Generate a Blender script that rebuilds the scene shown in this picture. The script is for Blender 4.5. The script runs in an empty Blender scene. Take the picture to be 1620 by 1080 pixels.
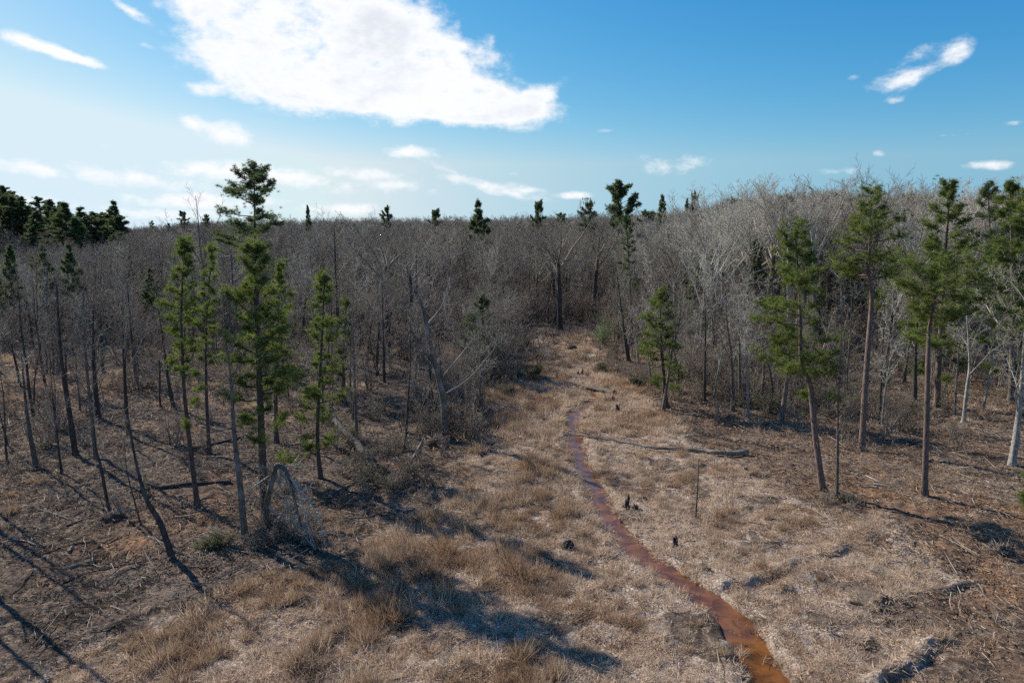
import bpy, math, random
import numpy as np
from mathutils import Vector
rnd = random.Random(7)
R = math.radians
S = bpy.context.scene
C = S.collection

# ------------------------------------------------------------------ camera
CAMH = 16.0; PITCH = R(9.7)
cam_d = bpy.data.cameras.new('camera'); cam = bpy.data.objects.new('camera', cam_d); C.objects.link(cam)
cam_d.lens = 24; cam_d.sensor_width = 36; cam_d.clip_start = 0.5; cam_d.clip_end = 6000
cam.location = (0, 0, CAMH); cam.rotation_euler = (math.pi/2-PITCH, 0, 0)
S.camera = cam

# ------------------------------------------------------------------ light
SUN_EL = R(35.5); SUN_AZ = R(-53)          # azimuth from +Y, clockwise positive
sd = bpy.data.lights.new('sun', 'SUN'); so = bpy.data.objects.new('sun', sd); C.objects.link(so)
sd.energy = 5.0; sd.angle = R(0.53); sd.color = (1.0, 0.93, 0.83)
sv = Vector((math.sin(SUN_AZ)*math.cos(SUN_EL), math.cos(SUN_AZ)*math.cos(SUN_EL), math.sin(SUN_EL)))
so.rotation_euler = sv.to_track_quat('Z', 'Y').to_euler(); so.location = sv*60

S.view_settings.view_transform = 'Standard'; S.view_settings.look = 'None'
S.view_settings.gamma = 1; S.view_settings.exposure = 0.5; S.view_settings.use_curve_mapping = False
S.render.engine = 'CYCLES'
S.cycles.use_denoising = False
S.cycles.max_bounces = 6; S.cycles.transparent_max_bounces = 4; S.cycles.diffuse_bounces = 3
S.cycles.use_adaptive_sampling = True; S.cycles.adaptive_threshold = 0.02

def pxdir(px, py):
    x = (px-810)/1080; y = -(py-540)/1080
    return (x, math.cos(PITCH)+y*math.sin(PITCH), -math.sin(PITCH)+y*math.cos(PITCH))

world = bpy.data.worlds.new('World'); S.world = world; world.use_nodes = True
def build_world():
    nt = world.node_tree; N = nt.nodes; L = nt.links; N.clear()
    def mk(t, **k):
        n = N.new(t)
        for a, b in k.items(): setattr(n, a, b)
        return n
    def M(op, a, b=None, c=None, clamp=False):
        n = mk('ShaderNodeMath', operation=op, use_clamp=clamp)
        for i, v in enumerate((a, b, c)):
            if v is None: continue
            if isinstance(v, (int, float)): n.inputs[i].default_value = v
            else: L.new(v, n.inputs[i])
        return n.outputs[0]
    out = mk('ShaderNodeOutputWorld'); bg = mk('ShaderNodeBackground'); L.new(bg.outputs[0], out.inputs[0])
    bg.inputs[1].default_value = SKY_STR
    sky = mk('ShaderNodeTexSky', sky_type='NISHITA', sun_disc=False, sun_elevation=SUN_EL, sun_rotation=SUN_AZ)
    sky.altitude = 50; sky.air_density = 1.15; sky.dust_density = 0.35; sky.ozone_density = 2.2
    tc = mk('ShaderNodeTexCoord'); sx = mk('ShaderNodeSeparateXYZ'); L.new(tc.outputs['Generated'], sx.inputs[0])
    dx, dy, dz = sx.outputs
    hv = mk('ShaderNodeCombineXYZ'); L.new(dx, hv.inputs[0]); L.new(dy, hv.inputs[1]); L.new(M('MAXIMUM', dz, 0.085), hv.inputs[2]); L.new(hv.outputs[0], sky.inputs['Vector'])
    az = M('ARCTAN2', dx, dy); el = M('ARCSINE', dz)
    # cloud layer coordinates: direction projected on a high plane, so clouds flatten toward the horizon
    dd = M('ADD', M('MAXIMUM', dz, 0.0), 0.12)
    cb = mk('ShaderNodeCombineXYZ'); L.new(M('DIVIDE', dx, dd), cb.inputs[0]); L.new(M('DIVIDE', dy, dd), cb.inputs[1])
    def noise(scale, detail, rough, vec, w=0.0, dist=0.0):
        n = mk('ShaderNodeTexNoise', noise_dimensions='4D'); n.inputs['Scale'].default_value = scale
        n.inputs['Detail'].default_value = detail; n.inputs['Roughness'].default_value = rough; n.inputs['W'].default_value = w
        n.inputs['Distortion'].default_value = dist; L.new(vec, n.inputs['Vector']); return n.outputs['Fac']
    cbe = mk('ShaderNodeCombineXYZ'); L.new(az, cbe.inputs[0]); L.new(M('MULTIPLY', el, 1.7), cbe.inputs[1])
    n1 = noise(9.0, 9, 0.6, cbe.outputs[0], 1.3, 0.25)
    n2 = noise(30.0, 8, 0.66, cbe.outputs[0], 4.1, 0.2)
    nn = M('ADD', M('MULTIPLY', M('SUBTRACT', n1, 0.5), 2.6), M('MULTIPLY', M('SUBTRACT', n2, 0.5), 1.7))
    # placed clouds (px, py, semi axes, tilt, weight)
    CL = [(420,45,110,62,0,1.1),(545,70,150,80,0,1.3),(650,100,105,62,10,1.25),(470,120,140,40,0,.9),(600,140,130,40,5,1.2),(720,160,110,30,10,1.2),
          (800,168,75,24,5,1.0),(855,150,42,14,-25,.75),(380,10,85,36,0,1),(318,142,34,12,0,.9),(372,112,50,26,30,.6),(300,193,30,14,10,.9),(356,212,38,20,10,1.0),
          (40,66,75,13,12,1.0),(120,92,50,8,14,.9),(197,12,34,11,30,.9),(228,71,14,6,10,.5),(168,230,14,6,0,.4),(97,221,14,5,0,.4),
          (50,270,90,19,8,1.0),(190,282,130,19,5,.9),(330,270,110,17,0,.9),(450,283,125,20,5,1.0),(560,275,85,13,5,.9),(640,295,80,17,5,.8),(760,292,100,13,10,.75),
          (650,240,44,12,5,.9),(690,262,60,10,25,.5),(70,318,150,15,5,.85),(330,318,180,14,0,.9),(520,332,130,11,0,.75),(240,338,120,10,0,.7),(830,302,36,6,0,.6),(908,309,36,6,0,.7),(810,275,14,5,0,.4),
          (1430,124,52,19,-5,.72),(1518,77,28,20,-30,.62),(1450,84,34,13,-20,.45),(1418,159,22,7,0,.5),(1350,122,14,6,0,.3),(1062,265,70,16,5,.7),(1102,255,30,18,0,.65),(1020,250,30,10,10,.4),
          (1270,186,13,5,0,.4),(1520,213,60,5,0,.55),(1600,195,22,5,0,.5),(1556,262,46,9,0,.75),(1390,243,13,6,0,.5),(1330,270,45,8,0,.5),(1165,290,30,6,0,.45),(958,207,18,4,0,.3),(778,62,5,12,10,.25)]
    acc = None
    for (cx, cy, a, b, t, w) in CL:
        d = pxdir(cx, cy); l = math.sqrt(sum(v*v for v in d)); az0 = math.atan2(d[0], d[1]); el0 = math.asin(d[2]/l)
        e = pxdir(cx+a, cy); a2 = abs(math.atan2(e[0], e[1])-az0)
        f = pxdir(cx, cy-b); lf = math.sqrt(sum(v*v for v in f)); b2 = abs(math.asin(f[2]/lf)-el0)
        u = M('SUBTRACT', az, az0); v = M('SUBTRACT', el, el0)
        tr = -R(t); c, s = math.cos(tr), math.sin(tr)
        uu = M('MULTIPLY_ADD', u, c/a2, M('MULTIPLY', v, s/a2)); vv = M('MULTIPLY_ADD', u, -s/b2, M('MULTIPLY', v, c/b2))
        q = M('MULTIPLY_ADD', uu, uu, M('MULTIPLY', vv, vv))
        g = M('MULTIPLY', M('EXPONENT', M('MULTIPLY', q, -0.9)), w)
        acc = g if acc is None else (M('MAXIMUM', acc, g) if cy > 225 else M('ADD', acc, g))
    # sparse fair-weather clouds elsewhere in the sky, same kind as those in view
    n3 = noise(1.1, 3, 0.5, cb.outputs[0], 9.7)
    side = M('SUBTRACT', 1.0, M('MULTIPLY', M('LESS_THAN', M('ABSOLUTE', az), 0.68), M('GREATER_THAN', dz, -1.0)))
    gen = M('MULTIPLY', M('MULTIPLY', M('SUBTRACT', n3, 0.54, clamp=True), 9.0), side)
    acc = M('ADD', M('MINIMUM', acc, 1.12), M('MINIMUM', gen, 1.2))
    sel = M('ADD', acc, M('MULTIPLY', nn, M('MULTIPLY', M('MINIMUM', M('MULTIPLY', acc, 3.0), 1.0), 0.86)))
    dens = mk('ShaderNodeMapRange', interpolation_type='SMOOTHSTEP'); L.new(sel, dens.inputs[0])
    dens.inputs[1].default_value = 0.27; dens.inputs[2].default_value = 1.08
    # thick parts slightly grey underneath
    n4 = noise(6.0, 5, 0.55, cbe.outputs[0], 2.2)
    thick = mk('ShaderNodeMapRange', interpolation_type='SMOOTHSTEP'); L.new(M('MULTIPLY', sel, M('ADD', n4, 0.35)), thick.inputs[0])
    thick.inputs[1].default_value = .80; thick.inputs[2].default_value = 1.6
    cc = mk('ShaderNodeMix', data_type='RGBA'); L.new(thick.outputs[0], cc.inputs['Factor'])
    k = 1.0/SKY_STR
    cc.inputs['A'].default_value = (.715*k, .72*k, .735*k, 1); cc.inputs['B'].default_value = (.56*k, .585*k, .635*k, 1)
    # deeper, bluer tint as recorded by the camera
    sp = mk('ShaderNodeSeparateColor'); L.new(sky.outputs[0], sp.inputs[0]); cm = mk('ShaderNodeCombineColor')
    for i_, (gain, gam) in enumerate(((1.22, 2.2), (.725, 1.12), (.715, .64))):
        L.new(M('MINIMUM', M('MULTIPLY', M('POWER', M('MULTIPLY', sp.outputs[i_], SKY_STR), gam), gain/SKY_STR), (.49, .605, .67)[i_]/SKY_STR), cm.inputs[i_])
    clampc = cm.outputs[0]
    mx = mk('ShaderNodeMix', data_type='RGBA'); L.new(M('MULTIPLY', dens.outputs[0], 0.97), mx.inputs['Factor'])
    L.new(clampc, mx.inputs['A']); L.new(cc.outputs['Result'], mx.inputs['B'])
    L.new(mx.outputs['Result'], bg.inputs[0])
SKY_STR = 0.10
build_world()

# ------------------------------------------------------------------ noise and terrain
_tab = np.random.RandomState(3).rand(256, 256).astype(np.float32)
def vnoise(x, y):
    xi = np.floor(x).astype(int); yi = np.floor(y).astype(int); fx = x-xi; fy = y-yi
    fx = fx*fx*(3-2*fx); fy = fy*fy*(3-2*fy)
    a = _tab[xi & 255, yi & 255]; b = _tab[(xi+1) & 255, yi & 255]; c = _tab[xi & 255, (yi+1) & 255]; d = _tab[(xi+1) & 255, (yi+1) & 255]
    return (a*(1-fx)+b*fx)*(1-fy)+(c*(1-fx)+d*fx)*fy
def fbm(x, y, o=4):
    s = 0; a = 1; t = 0
    for i in range(o):
        s = s+a*vnoise(x*2**i+17.3*i, y*2**i+5.1*i); t += a; a *= .5
    return s/t-.5
def sst(a, b, x):
    t = np.clip((x-a)/(b-a), 0, 1); return t*t*(3-2*t)
def broad(x, y):
    x = np.asarray(x, float); y = np.asarray(y, float); r = np.hypot(x, y)
    z = fbm(x/22+40, y/22+40, 2)*0.9
    z = z+2.0*sst(18, 90, np.abs(x-5))
    z = z+4.5*sst(120, 330, y)
    z = z+9*np.exp(-(((x+165)/70)**2+((y-215)/75)**2)) + 5*np.exp(-(((x-120)/70)**2+((y-170)/90)**2))
    z = z-22*sst(430, 900, r)
    return z
def hit(px, py):
    d = pxdir(px, py); t = 15.0
    for _ in range(4000):
        p = (d[0]*t, d[1]*t, CAMH+d[2]*t)
        g = float(broad(p[0], p[1]))
        if p[2]-g < 0.02 or t > 600: break
        t += max(0.02, (p[2]-g)*0.9)
    return p[0], p[1]
def poly(pts): return [hit(a, b) for a, b in pts]
def segdist(x, y, P, W=None):
    """distance to a polyline, side (sign), arc length and interpolated W"""
    best = np.full(x.shape, 1e9); sg = np.zeros(x.shape); al = np.zeros(x.shape); w = np.zeros(x.shape); acc = 0
    for i in range(len(P)-1):
        ax, ay = P[i]; bx, by = P[i+1]; ux, uy = bx-ax, by-ay; l = math.hypot(ux, uy)
        t = np.clip(((x-ax)*ux+(y-ay)*uy)/(l*l), 0, 1); qx = x-(ax+t*ux); qy = y-(ay+t*uy); d = np.hypot(qx, qy); m = d < best
        best = np.where(m, d, best); sg = np.where(m, np.sign(ux*qy-uy*qx), sg); al = np.where(m, acc+t*l, al)
        if W is not None: w = np.where(m, W[i]+(W[i+1]-W[i])*t, w)
        acc += l
    return best, sg, al, w
def inside(x, y, P):
    c = np.zeros(x.shape, bool); n = len(P)
    for i in range(n):
        x1, y1 = P[i]; x2, y2 = P[(i+1) % n]
        if y1 == y2: continue
        m = ((y1 > y) != (y2 > y)) & (x < (x2-x1)*(y-y1)/(y2-y1)+x1); c ^= m
    return c
def polymask(x, y, P, soft):
    d = segdist(x, y, P+[P[0]])[0]; s = np.where(inside(x, y, P), d, -d)
    return s if soft is None else np.clip(s/soft*.5+.5, 0, 1)

creek_px = [(1262,1180,74),(1240,1120,66),(1212,1062,56),(1183,1008,46),(1150,965,42),(1112,940,34),(1084,920,32),(1050,898,28),(1015,873,26),(985,843,24),(960,805,22),
            (941,770,19),(924,740,17),(913,710,13),(908,688,11),(906,666,8),(915,650,9),(931,640,9),(943,629,8),(932,620,5),(905,610,3.5)]
creek = [hit(a, b) for a, b, c in creek_px]
creek_w = [max(.38, c/1080*math.hypot(p[0], p[1])*.5*(.92 if b > 900 else .72)) for (a, b, c), p in zip(creek_px, creek)]
# smooth the course
def smooth_line(P, W, k=6):
    P = np.array(P); W = np.array(W); out = []; ow = []
    for i in range(len(P)-1):
        p0 = P[max(i-1, 0)]; p1 = P[i]; p2 = P[i+1]; p3 = P[min(i+2, len(P)-1)]
        for j in range(k):
            t = j/k
            out.append(.5*((2*p1)+(-p0+p2)*t+(2*p0-5*p1+4*p2-p3)*t*t+(-p0+3*p1-3*p2+p3)*t**3)); ow.append(W[i]*(1-t)+W[i+1]*t)
    out.append(P[-1]); ow.append(W[-1])
    return [tuple(o) for o in out], ow
creek_s, creek_sw = smooth_line(creek, creek_w, 3)
ditch = poly([(905,610),(893,598),(878,585),(872,570),(880,556),(887,545),(880,537),(868,530)])
WATER_D = 0.33
grass_poly = poly([(-60,1180),(40,1085),(130,1020),(250,985),(330,950),(430,925),(520,905),(560,880),(600,850),(640,820),(700,782),(745,735),(752,690),(745,640),(775,615),(800,600),(850,592),(842,560),(825,535),(850,520),
                   (930,522),(950,560),(975,590),(1025,612),(1040,650),(1075,680),(1120,712),(1185,735),(1235,775),(1290,808),(1390,815),(1440,850),(1470,890),(1545,922),(1470,940),(1400,955),(1375,985),(1420,1000),(1520,1000),(1470,1040),(1410,1085),(1450,1180)])
gullies = [  # line, ridge height, scarp depth, width
 (poly([(1120,934),(1160,925),(1215,915),(1262,893),(1320,872),(1350,862)]), .34, .62, .42),
 (poly([(1222,928),(1280,940),(1330,950),(1362,960)]), .30, .55, .40),
 (poly([(1376,978),(1402,952),(1440,946),(1480,938),(1530,925),(1570,918)]), .28, .34, .26),
 (poly([(1380,1095),(1432,1060),(1462,1040),(1486,1015),(1525,1000)]), .50, .5, .34),
 (poly([(1300,1000),(1345,1008),(1385,1025),(1432,1040)]), .26, .45, .36),
 (poly([(924,693),(940,680),(952,665),(968,655)]), .2, .5, .45),
 (poly([(1228,1012),(1258,1018),(1290,1030)]), .2, .4, .36)]
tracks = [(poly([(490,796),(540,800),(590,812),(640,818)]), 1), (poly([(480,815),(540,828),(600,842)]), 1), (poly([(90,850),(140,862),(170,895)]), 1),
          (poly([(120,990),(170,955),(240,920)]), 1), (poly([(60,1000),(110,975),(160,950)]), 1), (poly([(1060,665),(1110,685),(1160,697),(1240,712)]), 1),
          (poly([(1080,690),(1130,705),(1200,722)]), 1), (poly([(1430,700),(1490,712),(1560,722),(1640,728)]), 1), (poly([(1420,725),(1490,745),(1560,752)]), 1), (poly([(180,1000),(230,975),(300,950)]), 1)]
def height(x, y):
    x = np.asarray(x, float); y = np.asarray(y, float)
    z = broad(x, y)
    gm = np.clip(polymask(x, y, grass_poly, 1.5), 0, 1)
    d, sg, al, w = segdist(x, y, creek_s, creek_sw); nr_ = sst(.1, 1.6, d-w)
    rg = .5-np.abs(fbm(x/1.1+60, y/1.1+31, 3))*2.4
    z = z+(fbm(x/1.4, y/1.4, 4)*(.26+.12*gm)+fbm(x/4+9, y/4, 3)*.35+rg*(.20-.10*gm))*nr_+.03*fbm(x*2, y*2, 2)
    wob = .42*fbm(x*1.5, y*1.5, 4); e = d-w+wob
    z = z-(.33+.42*sst(.35, .8, w))*(1-sst(-.12, .30, e))-.12*np.exp(-(np.maximum(e, 0)/.7)**2)+.10*np.exp(-((e-.75)/.3)**2)
    d2 = segdist(x, y, ditch)[0]; z = z-.45*np.exp(-(d2/.45)**2)
    for P, rh, sdp, wd in gullies:
        d, sg, al, _ = segdist(x, y, P); s = d*sg+.25*fbm(x*1.1, y*1.1, 3)
        L = sum(math.dist(P[i], P[i+1]) for i in range(len(P)-1)); end = np.clip(al/1.0, 0, 1)*np.clip((L-al)/1.0, 0, 1)
        wd = wd*.62; br = .45+.6*np.clip(vnoise(al*1.1+3, al*0+rh*30), 0, 1)
        z = z+.62*end*br*(rh*np.exp(-((s-wd)/(wd*1.3))**2)-.62*sdp*np.exp(-((s+wd*.8)/wd)**2))
    return z
def hz(x, y): return float(height(np.array([x]), np.array([y]))[0])
WZ = None

# ------------------------------------------------------------------ mesh builder
class MB:
    def __init__(s): s.v = []; s.f = []; s.n = 0; s.c = []
    def add(s, V, F, col=None):
        V = np.asarray(V, np.float32).reshape(-1, 3); s.v.append(V); s.f.append(np.asarray(F, np.int32).reshape(-1, 3)+s.n); s.n += len(V)
        s.c.append(np.full(len(V), 0.5 if col is None else col, np.float32) if np.isscalar(col) or col is None else np.asarray(col, np.float32))
    def tube(s, P, Rr, k=5, cap=False, col=None, rough=0, rs=None):
        P = np.asarray(P, float); n = len(P); T = np.gradient(P, axis=0); T /= np.linalg.norm(T, axis=1)[:, None]+1e-9
        ref = np.array([0, 0, 1.]) if abs(T[:, 2]).mean() < .8 else np.array([1., 0, 0])
        U = np.cross(T, ref); U /= np.linalg.norm(U, axis=1)[:, None]+1e-9; W = np.cross(T, U)
        a = np.arange(k)/k*2*math.pi; rr = np.asarray(Rr, float)[:, None]*np.ones((1, k))
        if rough and rs is not None: rr = rr*(1+rough*(rs.rand(n, k)-.5))
        V = P[:, None]+(U[:, None]*np.cos(a)[None, :, None]+W[:, None]*np.sin(a)[None, :, None])*rr[:, :, None]
        i = np.arange(n-1)[:, None]*k; j = np.arange(k)[None]; j2 = (j+1) % k
        A = i+j; B = i+j2; Cc = i+k+j2; D = i+k+j
        F = np.concatenate([np.stack([A, B, Cc], -1).reshape(-1, 3), np.stack([A, Cc, D], -1).reshape(-1, 3)])
        V = V.reshape(-1, 3)
        if cap:
            V = np.vstack([V, P[0], P[-1]]); c0 = n*k; jj = np.arange(k); e = (n-1)*k
            F = np.vstack([F, np.stack([np.full(k, c0), (jj+1) % k, jj], 1), np.stack([np.full(k, c0+1), e+jj, e+(jj+1) % k], 1)])
        s.add(V, F, col)
    def spikes(s, P, D, Ln, r, k=3, col=None):
        """many thin tapering twigs at once"""
        P = np.asarray(P, float); n = len(P)
        if n == 0: return
        D = D/(np.linalg.norm(D, axis=1)[:, None]+1e-9); ref = np.tile(np.array([.3, .5, .81]), (n, 1)); U = np.cross(D, ref); U /= np.linalg.norm(U, axis=1)[:, None]+1e-9; W = np.cross(D, U)
        a = np.arange(k)/k*2*math.pi; r = np.broadcast_to(np.asarray(r, float), (n,))
        ring = P[:, None]+(U[:, None]*np.cos(a)[None, :, None]+W[:, None]*np.sin(a)[None, :, None])*r[:, None, None]
        tip = P+D*np.broadcast_to(np.asarray(Ln, float), (n,))[:, None]
        V = np.concatenate([ring, tip[:, None]], 1).reshape(-1, 3); o = (np.arange(n)*(k+1))[:, None]
        F = np.stack([np.stack([o[:, 0]+j, o[:, 0]+(j+1) % k, o[:, 0]+k], 1) for j in range(k)], 1).reshape(-1, 3)
        s.add(V, F, None if col is None else np.repeat(col, k+1))
    def blades(s, P, D, Ln, Wd, rs, col=None):
        """single tapering leaf / needle / grass blades"""
        P = np.asarray(P, float); n = len(P)
        if n == 0: return
        D = D/(np.linalg.norm(D, axis=1)[:, None]+1e-9); ref = rs.randn(n, 3); U = np.cross(D, ref); U /= np.linalg.norm(U, axis=1)[:, None]+1e-9
        h = (np.broadcast_to(np.asarray(Wd, float), (n,))*.5)[:, None]; Ln = np.broadcast_to(np.asarray(Ln, float), (n,))[:, None]
        V = np.stack([P-U*h, P+U*h, P+D*Ln], 1).reshape(-1, 3)
        s.add(V, np.arange(n*3).reshape(-1, 3), None if col is None else np.repeat(col, 3))
    def mesh(s, name, mat, smooth=True):
        V = np.concatenate(s.v); F = np.concatenate(s.f); me = bpy.data.meshes.new(name)
        me.vertices.add(len(V)); me.vertices.foreach_set('co', V.ravel()); me.loops.add(F.size); me.loops.foreach_set('vertex_index', F.ravel())
        me.polygons.add(len(F)); me.polygons.foreach_set('loop_start', np.arange(0, F.size, 3, dtype=np.int32)); me.polygons.foreach_set('use_smooth', np.full(len(F), smooth))
        at = me.attributes.new('tone', 'FLOAT', 'POINT'); at.data.foreach_set('value', np.concatenate(s.c))
        me.update(calc_edges=True); me.materials.append(mat); return me
    def build(s, name, mat, parent=None, smooth=True):
        o = bpy.data.objects.new(name, s.mesh(name, mat, smooth)); C.objects.link(o)
        if parent: o.parent = parent
        return o
def joined(name, meshes):
    """one mesh with two materials, for the far mass"""
    V = []; F = []; T = []; mi = []; n = 0; me = bpy.data.meshes.new(name)
    for q, m in enumerate(meshes):
        v = np.zeros(len(m.vertices)*3, np.float32); m.vertices.foreach_get('co', v); f = np.zeros(len(m.loops), np.int32); m.loops.foreach_get('vertex_index', f); t = np.zeros(len(m.vertices), np.float32); m.attributes['tone'].data.foreach_get('value', t)
        V.append(v.reshape(-1, 3)); F.append(f.reshape(-1, 3)+n); T.append(t); mi.append(np.full(len(f)//3, q)); n += len(v)//3; me.materials.append(m.materials[0])
    V = np.concatenate(V); F = np.concatenate(F); me.vertices.add(len(V)); me.vertices.foreach_set('co', V.ravel()); me.loops.add(F.size); me.loops.foreach_set('vertex_index', F.ravel()); me.polygons.add(len(F)); me.polygons.foreach_set('loop_start', np.arange(0, F.size, 3, dtype=np.int32))
    me.polygons.foreach_set('material_index', np.concatenate(mi).astype(np.int32)); a = me.attributes.new('tone', 'FLOAT', 'POINT'); a.data.foreach_set('value', np.concatenate(T)); me.update(calc_edges=True); return bpy.data.objects.new(name, me)
def tag(o, label=None, cat=None, group=None, kind=None):
    if label: o['label'] = label
    if cat: o['category'] = cat
    if group: o['group'] = group
    if kind: o['kind'] = kind
    return o
def thing(name, label, cat, loc, rz=0, group=None):
    o = bpy.data.objects.new(name, None); C.objects.link(o); o.location = loc; o.rotation_euler = (0, 0, rz); o.empty_display_size = .3
    return tag(o, label, cat, group)

# ------------------------------------------------------------------ materials
def mat(name):
    m = bpy.data.materials.new(name); m.use_nodes = True; nt = m.node_tree; N = nt.nodes; N.clear()
    class K: pass
    k = K(); k.m = m; k.nt = nt; k.N = N; k.L = nt.links
    def mk(t, **a):
        n = N.new(t)
        for p, q in a.items(): setattr(n, p, q)
        return n
    k.mk = mk
    def sock(s, v):
        if isinstance(v, (int, float, tuple)): s.default_value = v
        else: nt.links.new(v, s)
    k.sock = sock
    def M(op, a, b=None, c=None, clamp=False):
        n = mk('ShaderNodeMath', operation=op, use_clamp=clamp)
        for i, v in enumerate((a, b, c)):
            if v is not None: sock(n.inputs[i], v)
        return n.outputs[0]
    k.M = M
    def mix(f, a, b, mode='MIX'):
        n = mk('ShaderNodeMix', data_type='RGBA', blend_type=mode); sock(n.inputs['Factor'], f); sock(n.inputs['A'], a if not isinstance(a, tuple) else (*a, 1)[:4]); sock(n.inputs['B'], b if not isinstance(b, tuple) else (*b, 1)[:4]); return n.outputs['Result']
    k.mix = mix
    def noise(scale, detail=4, rough=.55, vec=None, dist=0):
        n = mk('ShaderNodeTexNoise'); n.inputs['Scale'].default_value = scale; n.inputs['Detail'].default_value = detail; n.inputs['Roughness'].default_value = rough; n.inputs['Distortion'].default_value = dist
        if vec is not None: nt.links.new(vec, n.inputs['Vector'])
        return n.outputs['Fac']
    k.noise = noise
    def rng(v, a, b, c=0., d=1., st='SMOOTHSTEP'):
        n = mk('ShaderNodeMapRange', interpolation_type=st); sock(n.inputs[0], v)
        for i, q in enumerate((a, b, c, d)): n.inputs[i+1].default_value = q
        return n.outputs[0]
    k.rng = rng
    k.attr = lambda nm: mk('ShaderNodeAttribute', attribute_name=nm).outputs['Fac']
    k.pos = lambda: mk('ShaderNodeNewGeometry').outputs['Position']
    k.obj = lambda: mk('ShaderNodeTexCoord').outputs['Object']
    k.rand = lambda: mk('ShaderNodeObjectInfo').outputs['Random']
    def scalev(v, s):
        n = mk('ShaderNodeMapping'); nt.links.new(v, n.inputs[0]); n.inputs['Scale'].default_value = s; return n.outputs[0]
    k.scalev = scalev
    def bump(h, st, dist, nrm=None):
        n = mk('ShaderNodeBump'); n.inputs['Strength'].default_value = st; n.inputs['Distance'].default_value = dist; nt.links.new(h, n.inputs['Height'])
        if nrm is not None: nt.links.new(nrm, n.inputs['Normal'])
        return n.outputs[0]
    k.bump = bump
    def out(col, rough=.9, nrm=None, transl=0., spec=.2, tcol=None):
        b = mk('ShaderNodeBsdfPrincipled'); sock(b.inputs['Base Color'], col if not isinstance(col, tuple) else (*col, 1)[:4]); sock(b.inputs['Roughness'], rough); b.inputs['Specular IOR Level'].default_value = spec
        if nrm is not None: nt.links.new(nrm, b.inputs['Normal'])
        o = mk('ShaderNodeOutputMaterial'); last = b.outputs[0]
        if transl:
            t = mk('ShaderNodeBsdfTranslucent'); sock(t.inputs['Color'], (tcol if tcol is not None else col) if not isinstance(tcol if tcol is not None else col, tuple) else (*(tcol or col), 1)[:4]); ms = mk('ShaderNodeMixShader'); ms.inputs[0].default_value = transl
            nt.links.new(last, ms.inputs[1]); nt.links.new(t.outputs[0], ms.inputs[2]); last = ms.outputs[0]
        nt.links.new(last, o.inputs[0]); return m
    k.out = out
    return k
def bark(name, a, b, c, sc=1.0):
    k = mat(name); v = k.scalev(k.obj(), (9*sc, 9*sc, 2.2*sc)); n = k.noise(1.6, 6, .65, v, .4); n2 = k.noise(.9, 3, .5, k.obj())
    col = k.mix(k.rng(n, .35, .68), a, b); col = k.mix(k.rng(n2, .5, .72), col, c)
    col = k.mix(k.rng(k.rand(), 0, 1, 0, .45, 'LINEAR'), col, (0.06, .05, .045))
    return k.out(col, .92, k.bump(n, .9, .04))
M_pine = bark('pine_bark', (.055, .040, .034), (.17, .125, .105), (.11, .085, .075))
M_pine2 = bark('pine_bark_reddish', (.09, .06, .05), (.28, .20, .165), (.20, .15, .125))  # redder, paler bark of the pines on the right
M_bark = bark('grey_bark', (.07, .058, .048), (.24, .205, .17), (.32, .295, .25))
M_dark = bark('dark_bark', (.03, .026, .024), (.10, .085, .075), (.14, .13, .115))
M_pale = bark('pale_bark', (.16, .145, .125), (.42, .39, .35), (.5, .47, .43))
M_dead = bark('weathered_wood', (.10, .08, .065), (.30, .25, .21), (.36, .32, .27))
M_char = bark('charred_wood', (.015, .013, .012), (.06, .048, .04), (.10, .075, .055))
def twig(name, a, b):
    k = mat(name); col = k.mix(k.rng(k.rand(), 0, 1, 0, 1, 'LINEAR'), a, b); col = k.mix(k.rng(k.attr('tone'), 0, 1, 0, 1, 'LINEAR'), col, k.mix(.4, col, (.55, .50, .43)))
    return k.out(col, .8)
M_twig = twig('bare_twigs', (.10, .086, .066), (.235, .21, .168))
M_twigr = twig('bare_twigs_warm', (.10, .074, .052), (.205, .165, .122))
M_twigp = twig('bare_twigs_pale', (.27, .245, .195), (.47, .44, .365))
M_brush = twig('brush_twigs', (.10, .073, .05), (.27, .21, .155))
def needles(name, a, b, c):
    k = mat(name); col = k.mix(k.attr('tone'), a, b); col = k.mix(k.rng(k.rand(), 0, 1, 0, .5, 'LINEAR'), col, c)
    return k.out(col, .6, None, .42, .25, k.mix(.5, col, k.mix(1.0, col, (1.5, 1.6, .7), 'MULTIPLY')))
M_need = needles('pine_needles', (.055, .082, .024), (.215, .25, .062), (.13, .165, .048))
M_needd = needles('pine_needles_dark', (.050, .075, .040), (.14, .175, .08), (.09, .12, .058))
M_leaf = needles('shrub_leaves', (.055, .06, .03), (.13, .14, .075), (.10, .095, .06))
M_leafp = needles('pale_shrub_leaves', (.10, .14, .08), (.22, .28, .17), (.14, .18, .10))
def grassmat(name, a, b, c):
    k = mat(name); col = k.mix(k.attr('tone'), a, b); col = k.mix(k.rng(k.rand(), .2, 1, 0, .8, 'LINEAR'), col, c)
    n = k.noise(.22, 3, .5, k.pos()); col = k.mix(k.rng(n, .42, .66), col, k.mix(1.0, col, (.78, .70, .62), 'MULTIPLY'))
    return k.out(col, .8, None, .42, .15)
M_straw = grassmat('dry_straw', (.20, .145, .10), (.92, .74, .56), (.64, .50, .37))
M_tuss = grassmat('rusty_tussock_grass', (.15, .095, .06), (.54, .40, .28), (.42, .31, .21))
k = mat('wood_chip'); M_chip = k.out(k.mix(k.rand(), (.10, .07, .05), k.mix(k.attr('tone'), (.30, .20, .12), (.62, .50, .36))), .85)
k = mat('leaf_litter'); M_litter = k.out(k.mix(k.rand(), (.07, .045, .032), k.mix(k.attr('tone'), (.18, .10, .055), (.38, .24, .14))), .85)

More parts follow.
